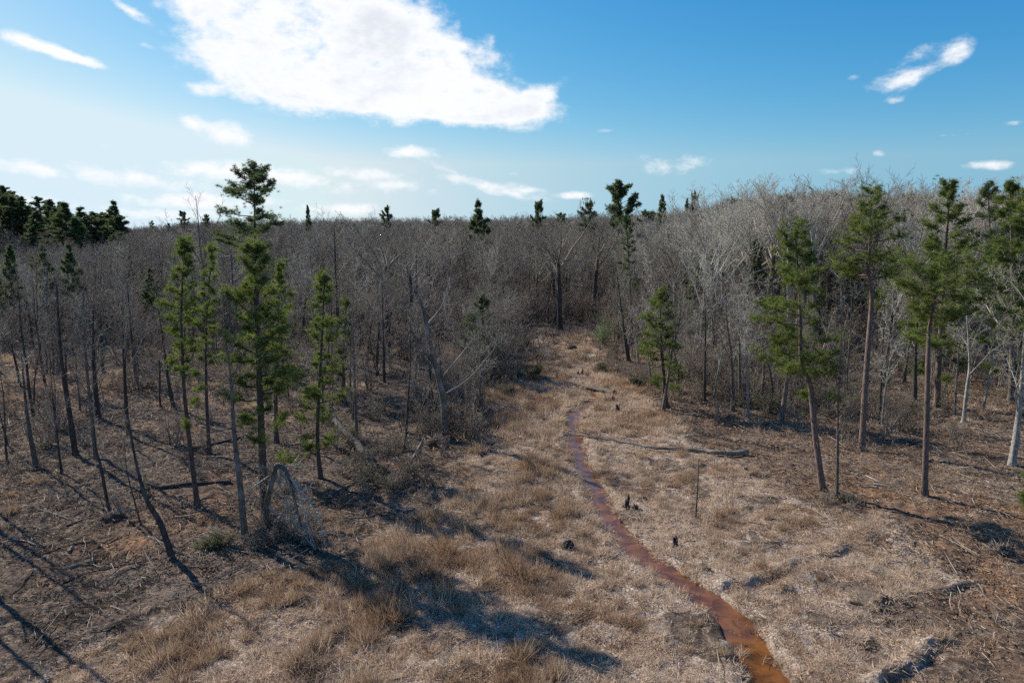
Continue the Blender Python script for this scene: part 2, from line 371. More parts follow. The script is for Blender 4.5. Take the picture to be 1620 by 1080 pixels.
# ground
def ground_mat():
    k = mat('ground_soil'); p = k.pos()
    g = k.attr('grass'); tr = k.attr('track'); tm = k.attr('track_mask'); bank = k.attr('bank')
    n1 = k.noise(.35, 6, .6, p, .3); n2 = k.noise(2.6, 7, .7, p); n3 = k.noise(11, 5, .7, p); n4 = k.noise(.11, 4, .6, p)
    v = k.mk('ShaderNodeTexVoronoi', feature='F1'); k.L.new(k.scalev(p, (6, 6, 6)), v.inputs['Vector']); v.inputs['Scale'].default_value = 1
    vc = k.mk('ShaderNodeSeparateColor'); k.L.new(v.outputs['Color'], vc.inputs[0])
    soil = k.mix(k.rng(n2, .33, .7), (.050, .037, .028), (.17, .125, .092))
    soil = k.mix(k.M('MULTIPLY', k.rng(vc.outputs[0], .72, .92), k.rng(n3, .45, .6)), soil, (.34, .26, .19))
    clay = k.mix(k.rng(n2, .35, .65), (.12, .068, .042), (.30, .175, .10))
    soil = k.mix(k.M('MULTIPLY', k.rng(n1, .57, .72), .5), soil, clay)
    soil = k.mix(k.M('MULTIPLY', k.attr('clay'), k.rng(n1, .3, .6)), soil, clay)
    soil = k.mix(k.M('MULTIPLY', k.rng(n4, .5, .64), .6), soil, k.mix(k.rng(n3, .4, .6), (.15, .115, .09), (.27, .215, .17)))
    straw = k.mix(k.rng(n3, .38, .64), (.18, .13, .095), (.64, .52, .41)); straw = k.mix(k.M('MULTIPLY', k.rng(n1, .42, .62), .6), straw, (.22, .16, .115))
    f = k.rng(k.M('ADD', g, k.M('MULTIPLY', k.M('SUBTRACT', n2, .5), .8)), .35, .65)
    col = k.mix(f, soil, straw); col = k.mix(bank, col, (.085, .045, .028))
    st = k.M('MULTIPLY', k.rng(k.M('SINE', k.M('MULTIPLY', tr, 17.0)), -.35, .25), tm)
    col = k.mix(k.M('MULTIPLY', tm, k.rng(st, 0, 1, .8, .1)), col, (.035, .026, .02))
    far = k.attr('far'); col = k.mix(far, col, (.09, .07, .055))
    h = k.M('ADD', k.M('MULTIPLY', n2, .5), k.M('MULTIPLY', n3, .35))
    b1 = k.bump(h, 1.0, .22); b2 = k.bump(st, 1.0, .16, b1)
    return k.out(col, .95, b2, 0, .1)
M_ground = ground_mat()

# ------------------------------------------------------------------ ground mesh (one sheet out to the horizon)
def build_ground():
    rr = np.concatenate([np.linspace(4, 17, 8, endpoint=False), np.exp(np.linspace(math.log(17), math.log(150), 430, endpoint=False)), np.exp(np.linspace(math.log(150), math.log(4500), 46))])
    aa = np.concatenate([np.linspace(-42, 42, 520, endpoint=False), np.linspace(42, 318, 60, endpoint=False)])*math.pi/180
    nr, na = len(rr), len(aa); X = rr[:, None]*np.sin(aa)[None]; Y = rr[:, None]*np.cos(aa)[None]
    near = (rr[:, None] < 160)*np.ones((1, na), bool); Z = np.zeros_like(X)
    Z[near] = height(X[near], Y[near]); Z[~near] = broad(X[~near], Y[~near])
    V = np.vstack([np.stack([X, Y, Z], -1).reshape(-1, 3), [[0, 0, float(broad(0, 0))]]])
    i = np.arange(nr-1)[:, None]*na; j = np.arange(na)[None]; j2 = (j+1) % na
    A = i+j; B = i+j2; Cc = i+na+j2; D = i+na+j
    F = np.concatenate([np.stack([A, Cc, B], -1).reshape(-1, 3), np.stack([A, D, Cc], -1).reshape(-1, 3)])
    jj = np.arange(na); F = np.vstack([F, np.stack([np.full(na, nr*na), jj, (jj+1) % na], 1)])
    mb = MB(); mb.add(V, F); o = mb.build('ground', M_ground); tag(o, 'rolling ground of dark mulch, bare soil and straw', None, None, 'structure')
    x = V[:, 0]; y = V[:, 1]
    def sa(nm, a): at = o.data.attributes.new(nm, 'FLOAT', 'POINT'); at.data.foreach_set('value', np.asarray(a, np.float32))
    sa('grass', polymask(x, y, grass_poly, 2.5)*(1-.75*sst(.11, .17, -fbm(x/1.7+31, y/1.7+7, 3)))*(np.hypot(x, y) < 200))
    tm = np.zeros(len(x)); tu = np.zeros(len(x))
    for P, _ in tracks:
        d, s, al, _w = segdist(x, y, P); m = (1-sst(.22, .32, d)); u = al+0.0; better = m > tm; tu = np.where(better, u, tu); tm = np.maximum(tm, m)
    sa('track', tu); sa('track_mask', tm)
    d, s, al, w = segdist(x, y, creek_s, creek_sw); sa('bank', (1-sst(-.1, .42, d-w+.5*fbm(x*1.5, y*1.5, 4))))
    cl = np.zeros(len(x))
    for (cx, cy, r) in [(1390,725,5),(1280,690,4),(1560,900,4),(215,860,3),(320,800,3.5),(300,830,2.5),(1500,800,5),(640,735,2.5),(80,620,8),(1330,770,4),(1450,540,10)]:
        q = hit(cx, cy); cl = np.maximum(cl, np.exp(-((x-q[0])**2+(y-q[1])**2)/(r*r)))
    cl = np.maximum(cl, .42*(x > 12)*sst(12, 20, x)*(y < 90)); sa('clay', cl); sa('far', sst(120, 300, np.hypot(x, y)))
build_ground()

# creek water
def build_creek():
    k = mat('rusty_creek_water'); p = k.pos(); n = k.noise(1.3, 5, .6, p, .5); n2 = k.noise(9, 4, .6, p)
    col = k.mix(k.rng(n, .35, .66), (.085, .032, .011), (.20, .078, .020)); col = k.mix(k.rng(n2, .6, .74), col, (.07, .04, .02))
    m = k.out(col, k.rng(n2, .3, .7, .03, .16), k.bump(k.noise(2.6, 4, .55, p), .5, .03), 0, .5)
    P = np.array(creek_s); W = np.array(creek_sw)+.5
    zc = np.array([float(broad(x, y)) for x, y in P]); zc = np.convolve(np.pad(zc, 4, 'edge'), np.ones(9)/9, 'valid'); zc = zc-(.12+.40*sst(.35, .8, np.array(creek_sw)))
    T = np.gradient(P, axis=0); T /= np.linalg.norm(T, axis=1)[:, None]; Nn = np.stack([-T[:, 1], T[:, 0]], 1); k5 = np.linspace(-1, 1, 5)
    V = np.concatenate([np.concatenate([P[:, None]+Nn[:, None]*(W[:, None]*k5[None])[:, :, None], np.repeat(zc[:, None, None], 5, 1)], -1)]).reshape(-1, 3)
    n_ = len(P); i = np.arange(n_-1)[:, None]*5; j = np.arange(4)[None]; A = i+j; F = np.concatenate([np.stack([A, A+1, A+6], -1).reshape(-1, 3), np.stack([A, A+6, A+5], -1).reshape(-1, 3)])
    mb = MB(); mb.add(V, F); o = mb.build('creek_water', m); tag(o, 'narrow rust orange creek winding through dry grass', None, None, 'structure')
build_creek()

# ------------------------------------------------------------------ tree makers
def wander(p, d, L, n, wig, up, rs):
    P = [np.array(p, float)]; d = np.array(d, float); d /= np.linalg.norm(d)
    for i in range(n):
        d = d+rs.randn(3)*wig+np.array([0, 0, up]); d /= np.linalg.norm(d); P.append(P[-1]+d*L/n)
    return np.array(P)
def frame(T):
    ref = np.array([0, 0, 1.]) if abs(T[2]) < .9 else np.array([1., 0, 0]); U = np.cross(T, ref); U /= np.linalg.norm(U); return U, np.cross(T, U)
def at_path(P, t):
    f = t*(len(P)-1); i = min(int(f), len(P)-2); return P[i]+(P[i+1]-P[i])*(f-i), (P[i+1]-P[i])/np.linalg.norm(P[i+1]-P[i]), f
def twigs_on(mb, P, L, r, rs, lvl, spec):
    """branches of the next order along path P"""
    cnt = spec['n'][lvl]; n = max(2, int(round(cnt*rs.uniform(.8, 1.2)))); t0 = spec['t0'][lvl]
    last = lvl >= len(spec['n'])-1
    ts = t0+(1-t0)*(np.arange(n)+rs.rand(n))/n; phase = rs.rand()*6.28
    PP = []; DD = []; LL = []
    for q, t in enumerate(ts):
        p, T, _ = at_path(P, min(t, .999)); U, W = frame(T); a = phase+q*2.4+rs.randn()*.3; ang = spec['ang'][lvl]*rs.uniform(.7, 1.25)
        d = T*math.cos(ang)+(U*math.cos(a)+W*math.sin(a))*math.sin(ang); d[2] += spec['up'][lvl]*.5
        Lc = L*spec['len'][lvl]*rs.uniform(.65, 1.2)*(1-.45*t)
        if last: PP.append(p); DD.append(d); LL.append(Lc)
        else:
            rc = max(spec['rmin'], r*(1-.75*t)*spec['rr'][lvl]*rs.uniform(.75, 1.1)); ns = (5, 4, 3, 2)[min(lvl, 3)]
            Q = wander(p, d, Lc, ns, spec['wig'], spec['up'][lvl]*.25, rs); mb.tube(Q, np.linspace(rc, max(rc*.25, spec['rmin']*.6), len(Q)), (5, 4, 3, 3)[min(lvl, 3)], col=rs.rand()*spec.get('tone', .6))
            twigs_on(mb, Q, Lc, rc, rs, lvl+1, spec)
    if last: mb.spikes(np.array(PP), np.array(DD), np.array(LL), spec['rmin']*spec.get('tw', .8), 3, rs.rand(len(PP))*spec.get('tone', .6))
FULL = dict(n=[12, 8, 7, 6], t0=[.40, .25, .15, .1], ang=[.85, .85, .8, .8], up=[.25, .12, .05, .0], len=[.42, .5, .48, .45], rr=[.5, .55, .5, .5], rmin=.009, wig=.20, tw=.85)
ARCH = dict(FULL, n=[8, 8, 8, 6], rr=[.72, .5, .5, .5], t0=[.3, .3, .15, .1], ang=[.95, .8, .8, .8], up=[.55, .15, .05, 0], len=[.55, .42, .45, .45])
SLIM = dict(FULL, n=[14, 6, 6, 6], t0=[.35, .25, .15, .1], ang=[.75, .8, .8, .8], len=[.26, .5, .5, .45])
VASE = dict(FULL, n=[9, 9, 8, 6], t0=[.38, .2, .15, .1], ang=[.5, .6, .65, .7], up=[.5, .3, .2, .12], len=[.62, .45, .42, .4])
FAN = dict(FULL, n=[9, 9, 8, 6], t0=[.72, .22, .15, .1], ang=[.42, .55, .65, .7], up=[.10, .22, .15, .08], len=[1.25, .42, .42, .42], rr=[.6, .5, .5, .5], wig=.12, fork=.45)
FANF = dict(FAN, n=[8, 8, 7, 5], rmin=.014)
POLE = dict(FULL, n=[9, 4, 5, 4], t0=[.5, .25, .2, .1], ang=[.7, .7, .7, .7], len=[.2, .5, .5, .45])
FARS = dict(FULL, n=[15, 9, 7, 5], t0=[.22, .25, .15, .1], ang=[.95, .95, .9, .9], rmin=.016, wig=.22)
FARV = dict(VASE, n=[12, 9, 7, 5], t0=[.2, .2, .15, .1], rmin=.016, wig=.22)
FARL = dict(SLIM, n=[18, 7, 6, 5], t0=[.2, .25, .15, .1], ang=[.9, .9, .9, .9], rmin=.015, wig=.22)
def bare_meshes(name, H, r0, spec, seed, mt, mc, lean=(0, 0), path=None, norm=True):
    rs = np.random.RandomState(seed)
    if path is None:
        path = wander((0, 0, -.3), (lean[0]*.5, lean[1]*.5, 1), H+.3, 10, .045, .06, rs)
    path = np.asarray(path, float); n = len(path)
    if 'fork' in spec:
        path = np.array([at_path(path, u*spec['fork'])[0] for u in np.linspace(0, .9999, 9)]); n = 9; norm = 2
        cr = MB(); twigs_on(cr, path, H*spec['fork'], r0*1.1, rs, 0, spec)
    else: cr = MB(); twigs_on(cr, path, H, r0*.9, rs, 0, spec)
    t = np.linspace(0, 1, n)*(.5 if 'fork' in spec else 1)
    zt = np.percentile(np.concatenate(cr.v)[:, 2], 99.7)
    if (zt > H and norm) or norm == 2:
        f = H/zt
        for v_ in cr.v: v_ *= f
        path = path*f
    tr = MB(); rad = r0*(1-.88*t**1.1); rad[0] *= 1.45
    if n > 2: rad[1] *= 1.05
    tr.tube(path, rad, 8, col=.4, rough=.12, rs=rs)
    return tr.mesh(name+'_trunk', mt, True), cr.mesh(name+'_crown', mc, True)
def plant(name, label, cat, loc, meshes, group=None, rz=0, sc=(1, 1, 1)):
    t = thing(name, label, cat, loc, rz, group); t.scale = sc
    for nm, me in meshes:
        o = bpy.data.objects.new(nm, me); C.objects.link(o); o.parent = t
    return t
def tuft(rs, ln, wd, n, squash=.75):
    D = rs.randn(n, 3); D[:, 2] = D[:, 2]*squash+.35; D /= np.linalg.norm(D, axis=1)[:, None]; return D
def pine_meshes(name, path, r0, seed, mt, mn, c0=.45, width=2.2, nl=34, ln=.27, wd=.021, nn=28, dens=1.0, shape='cone', droop=.0, lower=0, sub=7, flat=.0):
    """trunk, limbs and needle clumps of a pine along a given trunk path"""
    rs = np.random.RandomState(seed); path = np.asarray(path, float); n = len(path); t = np.linspace(0, 1, n)
    H = np.linalg.norm(np.diff(path, axis=0), axis=1).sum(); width *= 1.0; nl = int(nl*1.08)
    tr = MB(); rad = r0*(1-.85*t**1.2); rad[0] *= 1.75; rad[1:2] *= 1.12; tr.tube(path, rad, 9, col=.4, rough=.1, rs=rs)
    cr = MB(); lf = MB(); TP = []; TR = []
    def clump(p, d, sc):
        TP.append(p); TR.append(sc)
    def limb(tt, az, el, L, rl):
        p, T, _ = at_path(path, tt); d = np.array([math.cos(az)*math.cos(el), math.sin(az)*math.cos(el), math.sin(el)])
        Q = wander(p, d, L, 5, .10, .045-droop, rs); cr.tube(Q, np.linspace(rl, rl*.3, 6), 4, col=rs.rand()*.5)
        ns = max(2, int(sub*dens*min(1.4, .4+L/2)))
        for q in range(ns):
            u = .38+.6*(q+rs.rand())/ns; a, T2, _ = at_path(Q, min(u, .99)); U, W = frame(T2); sgn = 1 if q % 2 else -1
            dd = T2*.8+U*sgn*rs.uniform(.4, 1.0)+np.array([0, 0, rs.uniform(.0, .5)]); Ls = min(L*.38, .9)*rs.uniform(.5, 1.1)
            Q2 = wander(a, dd, Ls, 2, .15, .12, rs); cr.tube(Q2, np.linspace(rl*.35, .007, 3), 3, col=rs.rand()*.5)
            clump(Q2[-1], dd, 1); clump(Q2[1]+rs.randn(3)*.06, dd, .85)
            if rs.rand() < .75*dens: clump(a+(Q2[-1]-a)*rs.rand()+rs.randn(3)*.16, dd, .9)
            if rs.rand() < .8*dens: clump(Q2[-1]+rs.randn(3)*.22, dd, .9)
            if rs.rand() < .5*dens: clump(Q2[-1]+rs.randn(3)*.28+np.array([0, 0, -.08]), dd, .9)
        clump(Q[-1], d, 1.1); clump(Q[-1]+rs.randn(3)*.15, d, 1)
    az = rs.rand()*6.28
    for i in range(nl):
        s = (i+rs.rand()*.8)/nl; tt = c0+(1-c0)*s*.985; az += 2.4+rs.randn()*.35
        if shape == 'cone': pr = (1-s)**.75*.85+.15
        elif shape == 'round': pr = math.sqrt(max(.05, 1-(2*s-.85)**2/1.5))
        elif shape == 'flat': pr = .55+.45*min(1, s*1.6)
        else: pr = .35+.65*math.sin(min(1, s*1.15+.12)*math.pi)**.7
        L = width*pr*rs.uniform(.6, 1.18)
        if rs.rand() < .14: continue
        if rs.rand() < .15: L *= .5
        el = -.05+.75*s**1.4+rs.randn()*.12-flat*.3
        limb(tt, az, el, L, max(.014, r0*.28*(1-.7*s)*L/width+.008))
    for i in range(lower):
        tt = c0*rs.uniform(.55, .98); limb(tt, rs.rand()*6.28, rs.uniform(-.2, .2), width*rs.uniform(.35, .8), .02)
    for i in range(3): clump(path[-1]+rs.randn(3)*.12+np.array([0, 0, .1*i]), None, 1)
    # dead stubs below the crown
    for i in range(7):
        p, T, _ = at_path(path, c0*rs.uniform(.35, 1)); a = rs.rand()*6.28; Q = wander(p, (math.cos(a), math.sin(a), rs.uniform(-.2, .4)), rs.uniform(.3, 1.1), 3, .2, 0, rs); cr.tube(Q, np.linspace(.016, .004, 4), 3, col=.8)
    TP = np.array(TP); m = len(TP); base = np.repeat(TP, nn, 0); D = tuft(rs, ln, wd, m*nn); sc = np.repeat(np.array(TR), nn)
    ct = np.repeat(rs.rand(m)*.8, nn)+rs.rand(m*nn)*.2
    lf.blades(base+D*.02, D, ln*sc*rs.uniform(.7, 1.15, m*nn), wd, rs, ct)
    return [('trunk', tr.mesh(name+'_trunk', mt)), ('crown', joined('pine_crown', [cr.mesh('l', mt), lf.mesh('n', mn, False)]).data)]
def top_at(px, py, Y):
    d = pxdir(px, py); t = Y/d[1]; return np.array([d[0]*t, Y, CAMH+d[2]*t])
def px_path(pts, dy=None, seed=0):
    """trunk path through measured points, standing on the ground at the first; returns base, local path"""
    bx, by = hit(*pts[0]); rs = np.random.RandomState(seed); P = [np.array([bx, by, hz(bx, by)-.25])]
    for i, q in enumerate(pts[1:]):
        w = top_at(q[0], q[1], by+(dy[i] if dy else rs.uniform(-.15, .15)*(i+1))); P.append(w)
    base = P[0].copy(); base[2] += .25; P = np.array(P)-base
    # resample
    out, _ = smooth_line([tuple(p) for p in P], [0]*len(P), 4) if len(P) > 2 else ([tuple(P[0]+(P[-1]-P[0])*u) for u in np.linspace(0, 1, 8)], None)
    return tuple(base), np.array(out)

def hero_pine(pts, label, **kw):
    base, path = px_path(pts, seed=kw.get('seed', 0)); mt = kw.pop('mt', M_pine); mn = kw.pop('mn', M_need); g = kw.pop('group', None); r0 = kw.pop('r0', .2)
    ms = pine_meshes('pine', path, r0, kw.pop('seed', 1), mt, mn, **kw); return plant('pine_tree', label, 'pine tree', base, ms, g)
HP = hero_pine
HP([(313,800),(300,700),(290,600),(287,480),(294,380)], 'slender pine with a narrow yellow green crown and one low needle tuft', seed=11, r0=.15, c0=.52, width=1.0, nl=30, lower=3, shape='oval')
HP([(331,717),(326,610),(327,500),(336,393)], 'thin pine standing just behind the slender narrow crowned pine', seed=12, r0=.13, c0=.45, width=0.9, nl=26, lower=2, shape='oval')
HP([(421,832),(416,740),(411,620),(405,500),(403,390)], 'tall bright green pine with the thickest trunk in the open left wood', seed=13, r0=.25, c0=.44, width=1.85, nl=46, lower=5, shape='oval', dens=1.15)
HP([(437,700),(436,600),(440,500),(443,418)], 'pine close behind the thick bright green pine', seed=14, r0=.16, c0=.5, width=1.0, nl=24, lower=1, shape='oval')
HP([(508,760),(502,690),(508,560),(514,432)], 'dark green pine beside the bright green pine, above a brush pile', seed=15, r0=.16, c0=.42, width=1.65, nl=42, lower=5, shape='cone')
HP([(545,640),(543,560),(549,475)], 'small crowned pine behind and beside the dark green pine', seed=16, r0=.17, c0=.45, width=1.3, nl=26, lower=2, shape='cone')
HP([(412,590),(408,500),(404,400),(402,264)], 'lone tall pine rising above the treeline into the pale sky', seed=17, r0=.27, c0=.68, width=4.0, nl=40, shape='cone', mn=M_needd, ln=.34, wd=.03, sub=8, dens=1.2)
HP([(1055,645),(1048,570),(1045,520),(1045,461)], 'short dark pine at the edge of the dry clearing', seed=18, r0=.19, c0=.30, width=2.6, nl=48, lower=4, shape='cone', dens=1.15, droop=.02)
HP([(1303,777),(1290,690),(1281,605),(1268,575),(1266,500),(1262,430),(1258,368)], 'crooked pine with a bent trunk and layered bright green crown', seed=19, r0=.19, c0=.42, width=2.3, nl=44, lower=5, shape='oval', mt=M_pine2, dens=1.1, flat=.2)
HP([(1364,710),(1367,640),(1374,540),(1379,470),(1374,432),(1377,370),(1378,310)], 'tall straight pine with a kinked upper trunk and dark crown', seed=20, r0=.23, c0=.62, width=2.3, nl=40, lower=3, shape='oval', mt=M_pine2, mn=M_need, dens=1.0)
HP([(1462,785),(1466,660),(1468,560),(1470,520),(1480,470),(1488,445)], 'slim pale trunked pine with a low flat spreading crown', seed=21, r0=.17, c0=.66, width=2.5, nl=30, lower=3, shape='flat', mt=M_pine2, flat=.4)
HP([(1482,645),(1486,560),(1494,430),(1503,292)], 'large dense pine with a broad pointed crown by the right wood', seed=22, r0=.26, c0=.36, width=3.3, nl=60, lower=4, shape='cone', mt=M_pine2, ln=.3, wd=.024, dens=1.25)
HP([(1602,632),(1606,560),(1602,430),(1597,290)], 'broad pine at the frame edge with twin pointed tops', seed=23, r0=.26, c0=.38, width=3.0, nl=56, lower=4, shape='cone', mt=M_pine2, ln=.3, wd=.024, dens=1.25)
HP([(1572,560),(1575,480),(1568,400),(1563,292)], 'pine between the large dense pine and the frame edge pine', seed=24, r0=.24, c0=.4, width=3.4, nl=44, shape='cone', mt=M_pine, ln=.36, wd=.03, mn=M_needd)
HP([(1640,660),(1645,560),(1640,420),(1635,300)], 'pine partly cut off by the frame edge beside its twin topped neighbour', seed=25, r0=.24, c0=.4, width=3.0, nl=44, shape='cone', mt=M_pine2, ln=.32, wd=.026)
HP([(1235,670),(1245,600),(1248,560),(1250,520)], 'small leaning pine with a low green tuft in the brush', seed=26, r0=.2, c0=.45, width=1.4, nl=18, shape='oval', mt=M_pine2)
HP([(1000,548),(998,480),(994,400),(990,345)], 'narrow dark evergreen standing among grey trees by the gap', seed=27, r0=.2, c0=.40, width=1.35, nl=40, shape='oval', mn=M_needd, ln=.30, wd=.026, sub=5)
HP([(1636,812),(1634,790),(1628,752)], 'small bushy young pine poking in at the frame edge', seed=28, r0=.05, c0=.1, width=.75, nl=22, shape='cone', dens=1.0)
HP([(772,590),(768,540),(760,470)], 'dark evergreen half hidden in the thicket behind the forked snag', seed=29, r0=.16, c0=.25, width=2.2, nl=34, shape='cone', mn=M_needd, ln=.3, wd=.026)
HP([(738,600),(742,560),(745,500)], 'low dark evergreen tangled in pale branches beside the forked snag', seed=30, r0=.13, c0=.15, width=2.0, nl=30, shape='cone', mn=M_needd, ln=.3, wd=.026)

# ---- far pines on the skyline, shared prototypes
RP = []; far_p = []
for i, (c0, w, sh) in enumerate([(.55, 3.4, 'round'), (.42, 3.6, 'oval'), (.60, 3.6, 'round'), (.36, 3.4, 'cone')]):
    pth = wander((0, 0, -.3), (0, 0, 1), 20.3, 9, .02, .08, np.random.RandomState(50+i))
    far_p.append(pine_meshes('far_pine', pth, .24, 60+i, M_pine, M_needd, c0=c0, width=w, nl=44, ln=.55, wd=.085, nn=15, sub=9, shape=sh, dens=1.15))
def far_pine(px, ytop, Y, k, label, wsc=1.0, group='dark pines along the skyline', name='pine_tree'):
    p = top_at(px, ytop, Y); g = float(broad(p[0], Y)); H = p[2]-g; s = H/20.0; return plant(name, label, 'pine tree', (p[0], Y, g), far_p[k % 4], group, rnd.uniform(0, 6.28), (s*wsc, s*wsc, s))
sky_p = [(10,298,215,0,1.4,'topmost round pine of the dark hill'),(993,295,150,0,1.25,'flat topped pine standing highest above the middle skyline'),(757,322,150,1,1.0,'full dark pine at the middle of the skyline'),
 (180,321,190,1,1.3,'large dark rounded pine ending the hill'),(848,318,190,0,.8,'little pine top above the bare skyline'),(932,322,180,2,1.1,'pine clump top beside a distant mast'),(1052,307,170,3,.9,'pointed pine behind the middle wood'),
 (1085,313,165,3,.6,'narrower of two pine spires behind the middle wood'),(1097,309,165,2,.6,'second pine spire behind the middle wood'),(612,328,210,2,.9,'small round pine above the grey wood'),(488,323,190,3,.7,'pointed pine right of the lone tall pine'),
 (292,332,230,0,1.3,'round pine behind the forked bare tree'),(240,347,260,2,1.2,'distant small pine in the dip of the skyline'),(265,350,260,0,1.1,'second distant small pine in the dip of the skyline'),(325,338,240,2,1.2,'low round pine near the forked bare tree'),
 (540,350,200,1,.9,'half hidden pine in the grey wood'),(1432,306,150,0,1.2,'dark pine behind the tall kinked pine'),(1322,305,160,1,1.1,'pine crown among tall bare trees'),(685,330,230,0,1.1,'faint pine on the skyline'),(1250,315,160,2,1.0,'brownish pine crown behind pale trees')]
for px, yt, Y, k_, w, lb in sky_p: far_pine(px, yt+(0 if px in (993, 757, 180, 10) else 4), Y, k_, lb, w*(.78 if px in (993, 757) else .9 if px in (180, 10) else .68))
for i in range(64):
    px = rnd.uniform(-60, 195); Y = rnd.uniform(165, 240); yt = 304+max(0, px)*.2+rnd.uniform(-3, 34)
    RP.append((far_pine(px, yt, Y, rnd.randrange(4), 'dark pine massed on the distant hill', rnd.uniform(1.2, 1.7), 'dark pines covering the hill'), 'massed %s hill pine' % rnd.choice(['dark', 'round', 'broad'])))
for i in range(30):
    px = rnd.uniform(200, 1700); Y = rnd.uniform(170, 300); sk = float(np.interp(px, [0, 230, 500, 800, 1000, 1150, 1250, 1420, 1620], [345, 352, 345, 340, 330, 315, 305, 310, 305]))
    RP.append((far_pine(px, sk+rnd.uniform(4, 22), Y, rnd.randrange(4), 'small dark pine crown half lost in the far wood', rnd.uniform(.8, 1.2), 'pines scattered in the far wood'), 'small far dark pine'))
for i in range(14):
    px = rnd.uniform(1090, 1560); Y = rnd.uniform(88, 140); RP.append((far_pine(px, rnd.uniform(350, 440), Y, rnd.randrange(4), 'green pine half hidden among bare crowns', rnd.uniform(.6, .9), 'pines half hidden among bare crowns'), 'half hidden green pine'))
for i in range(26):
    px = rnd.uniform(-40, 300); Y = rnd.uniform(85, 150); RP.append((far_pine(px, rnd.uniform(385, 470), Y, rnd.choice((1, 3)), 'young green pine mixed in the dense wood below the hill', rnd.uniform(.6, .8), 'young pines below the hill'), 'young green pine'))
for i in range(16):
    px = rnd.uniform(1400, 1680); Y = rnd.uniform(80, 140); RP.append((far_pine(px, rnd.uniform(340, 470), Y, rnd.choice((1, 3)), 'green pine deep in the right wood', rnd.uniform(.7, .95), 'pines deep in the right wood'), 'right wood green pine'))

# ------------------------------------------------------------------ bare trees: heroes
def bare(pts, label, H=None, spec=SLIM, r0=.14, mt=M_bark, mc=M_twig, seed=1, name='bare_tree', group=None, ext=None):
    base, path = px_path(pts, seed=seed); L = np.linalg.norm(np.diff(path, axis=0), axis=1).sum()
    a, b = bare_meshes(name, L, r0, spec, seed, mt, mc, path=path); return plant(name, label, 'tree', base, [('trunk', a), ('crown', b)], group)
bare([(58,738),(48,690),(40,630),(34,560)], 'grey trunk with a pale shattered top at the far left edge', spec=dict(POLE, t0=[.7, .3, .2, .1]), r0=.17, seed=101, mc=M_twigp)
bare([(120,722),(108,640),(97,570),(90,480),(88,430)], 'dark straight trunk second from the left edge', spec=POLE, r0=.19, mt=M_dark, seed=102)
bare([(152,724),(143,640),(134,540),(130,430)], 'grey trunk beside the dark straight trunk', spec=SLIM, r0=.15, seed=103)
bare([(155,660),(150,600),(147,540),(148,470)], 'dark thick trunk just behind the paired grey trunks', spec=SLIM, r0=.22, mt=M_dark, seed=104)
bare([(217,608),(211,560),(205,500),(200,430)], 'dark slender trunk in the middle of the open left wood', spec=POLE, r0=.19, mt=M_dark, seed=105)
bare([(275,645),(266,600),(258,540),(245,450)], 'dark leaning trunk with a shadow, left of the slender pine', spec=POLE, r0=.19, mt=M_dark, seed=106)
bare([(388,856),(380,770),(370,680),(365,600),(358,540)], 'mottled grey trunk in front of the bright green pine', spec=dict(POLE, t0=[.55, .3, .2, .1]), r0=.19, seed=107)
bare([(274,884),(255,830),(232,790),(215,730),(200,640)], 'near dark leaning trunk throwing the longest shadow', spec=dict(POLE, t0=[.6, .3, .2, .1]), r0=.17, mt=M_dark, seed=108)
bare([(172,806),(160,740),(150,700),(146,640)], 'short dark trunk rooted on a low black mound', spec=POLE, r0=.10, mt=M_dark, seed=109)
bare([(224,832),(212,790),(200,740),(196,690)], 'thin reddish sapling between two dark trunks', spec=POLE, r0=.06, mt=M_pine, seed=110)
bare([(212,712),(206,690),(200,665),(196,640)], 'slim curved grey stem without crown', spec=dict(POLE, n=[4, 3, 3, 3]), r0=.09, seed=111)
bare([(640,450+262),(645,640),(650,560),(650,470)], 'thin straight trunk left of the forked snag', spec=SLIM, r0=.11, seed=112, mt=M_dark)
bare([(566,705),(562,640),(560,560),(556,470)], 'thin grey trunk behind the dark green pine', spec=SLIM, r0=.13, seed=113)
bare([(608,605),(607,560),(605,490),(603,410)], 'dark trunk with a patch of shade at its foot', spec=SLIM, r0=.16, seed=114, mt=M_dark)
bare([(1115,642),(1115,580),(1116,510),(1114,440)], 'straight dark thin trunk right of the short dark pine', spec=SLIM, r0=.14, seed=115, mt=M_dark)
bare([(1171,645),(1170,580),(1168,500),(1160,420)], 'grey trunk standing in brush, darker of a close pair', spec=SLIM, r0=.16, seed=116, mt=M_bark)
bare([(1184,664),(1182,590),(1178,500),(1175,400)], 'pale trunk of a close pair at the brush edge', spec=FULL, r0=.13, seed=117, mt=M_pale, mc=M_twigp)
bare([(1324,792),(1325,720),(1326,640),(1330,560),(1332,490)], 'thin dead looking tree beside the crooked pine', spec=SLIM, r0=.10, seed=118)
bare([(1390,672),(1394,610),(1397,540),(1402,440)], 'dark wavy trunk in front of the black brush', spec=SLIM, r0=.13, seed=119, mt=M_dark)
bare([(1395,678),(1400,620),(1412,540),(1420,450)], 'pale curved trunk leaning away from the dark wavy trunk', spec=SLIM, r0=.09, seed=120, mt=M_pale, mc=M_twigp)
bare([(1524,671),(1530,610),(1536,560),(1533,500),(1528,410)], 'sinuous pale tree right of the slim pale trunked pine', spec=FULL, r0=.16, seed=121, mt=M_pale, mc=M_twigp)
bare([(1510,660),(1514,590),(1518,520),(1520,440)], 'thin trunk left of the sinuous pale tree', spec=SLIM, r0=.10, seed=122)
bare([(1600,736),(1608,690),(1616,620),(1622,540),(1630,430)], 'large grey trunk with pale twisting branches at the frame edge', spec=FULL, r0=.25, seed=123, mt=M_pale, mc=M_twigp)
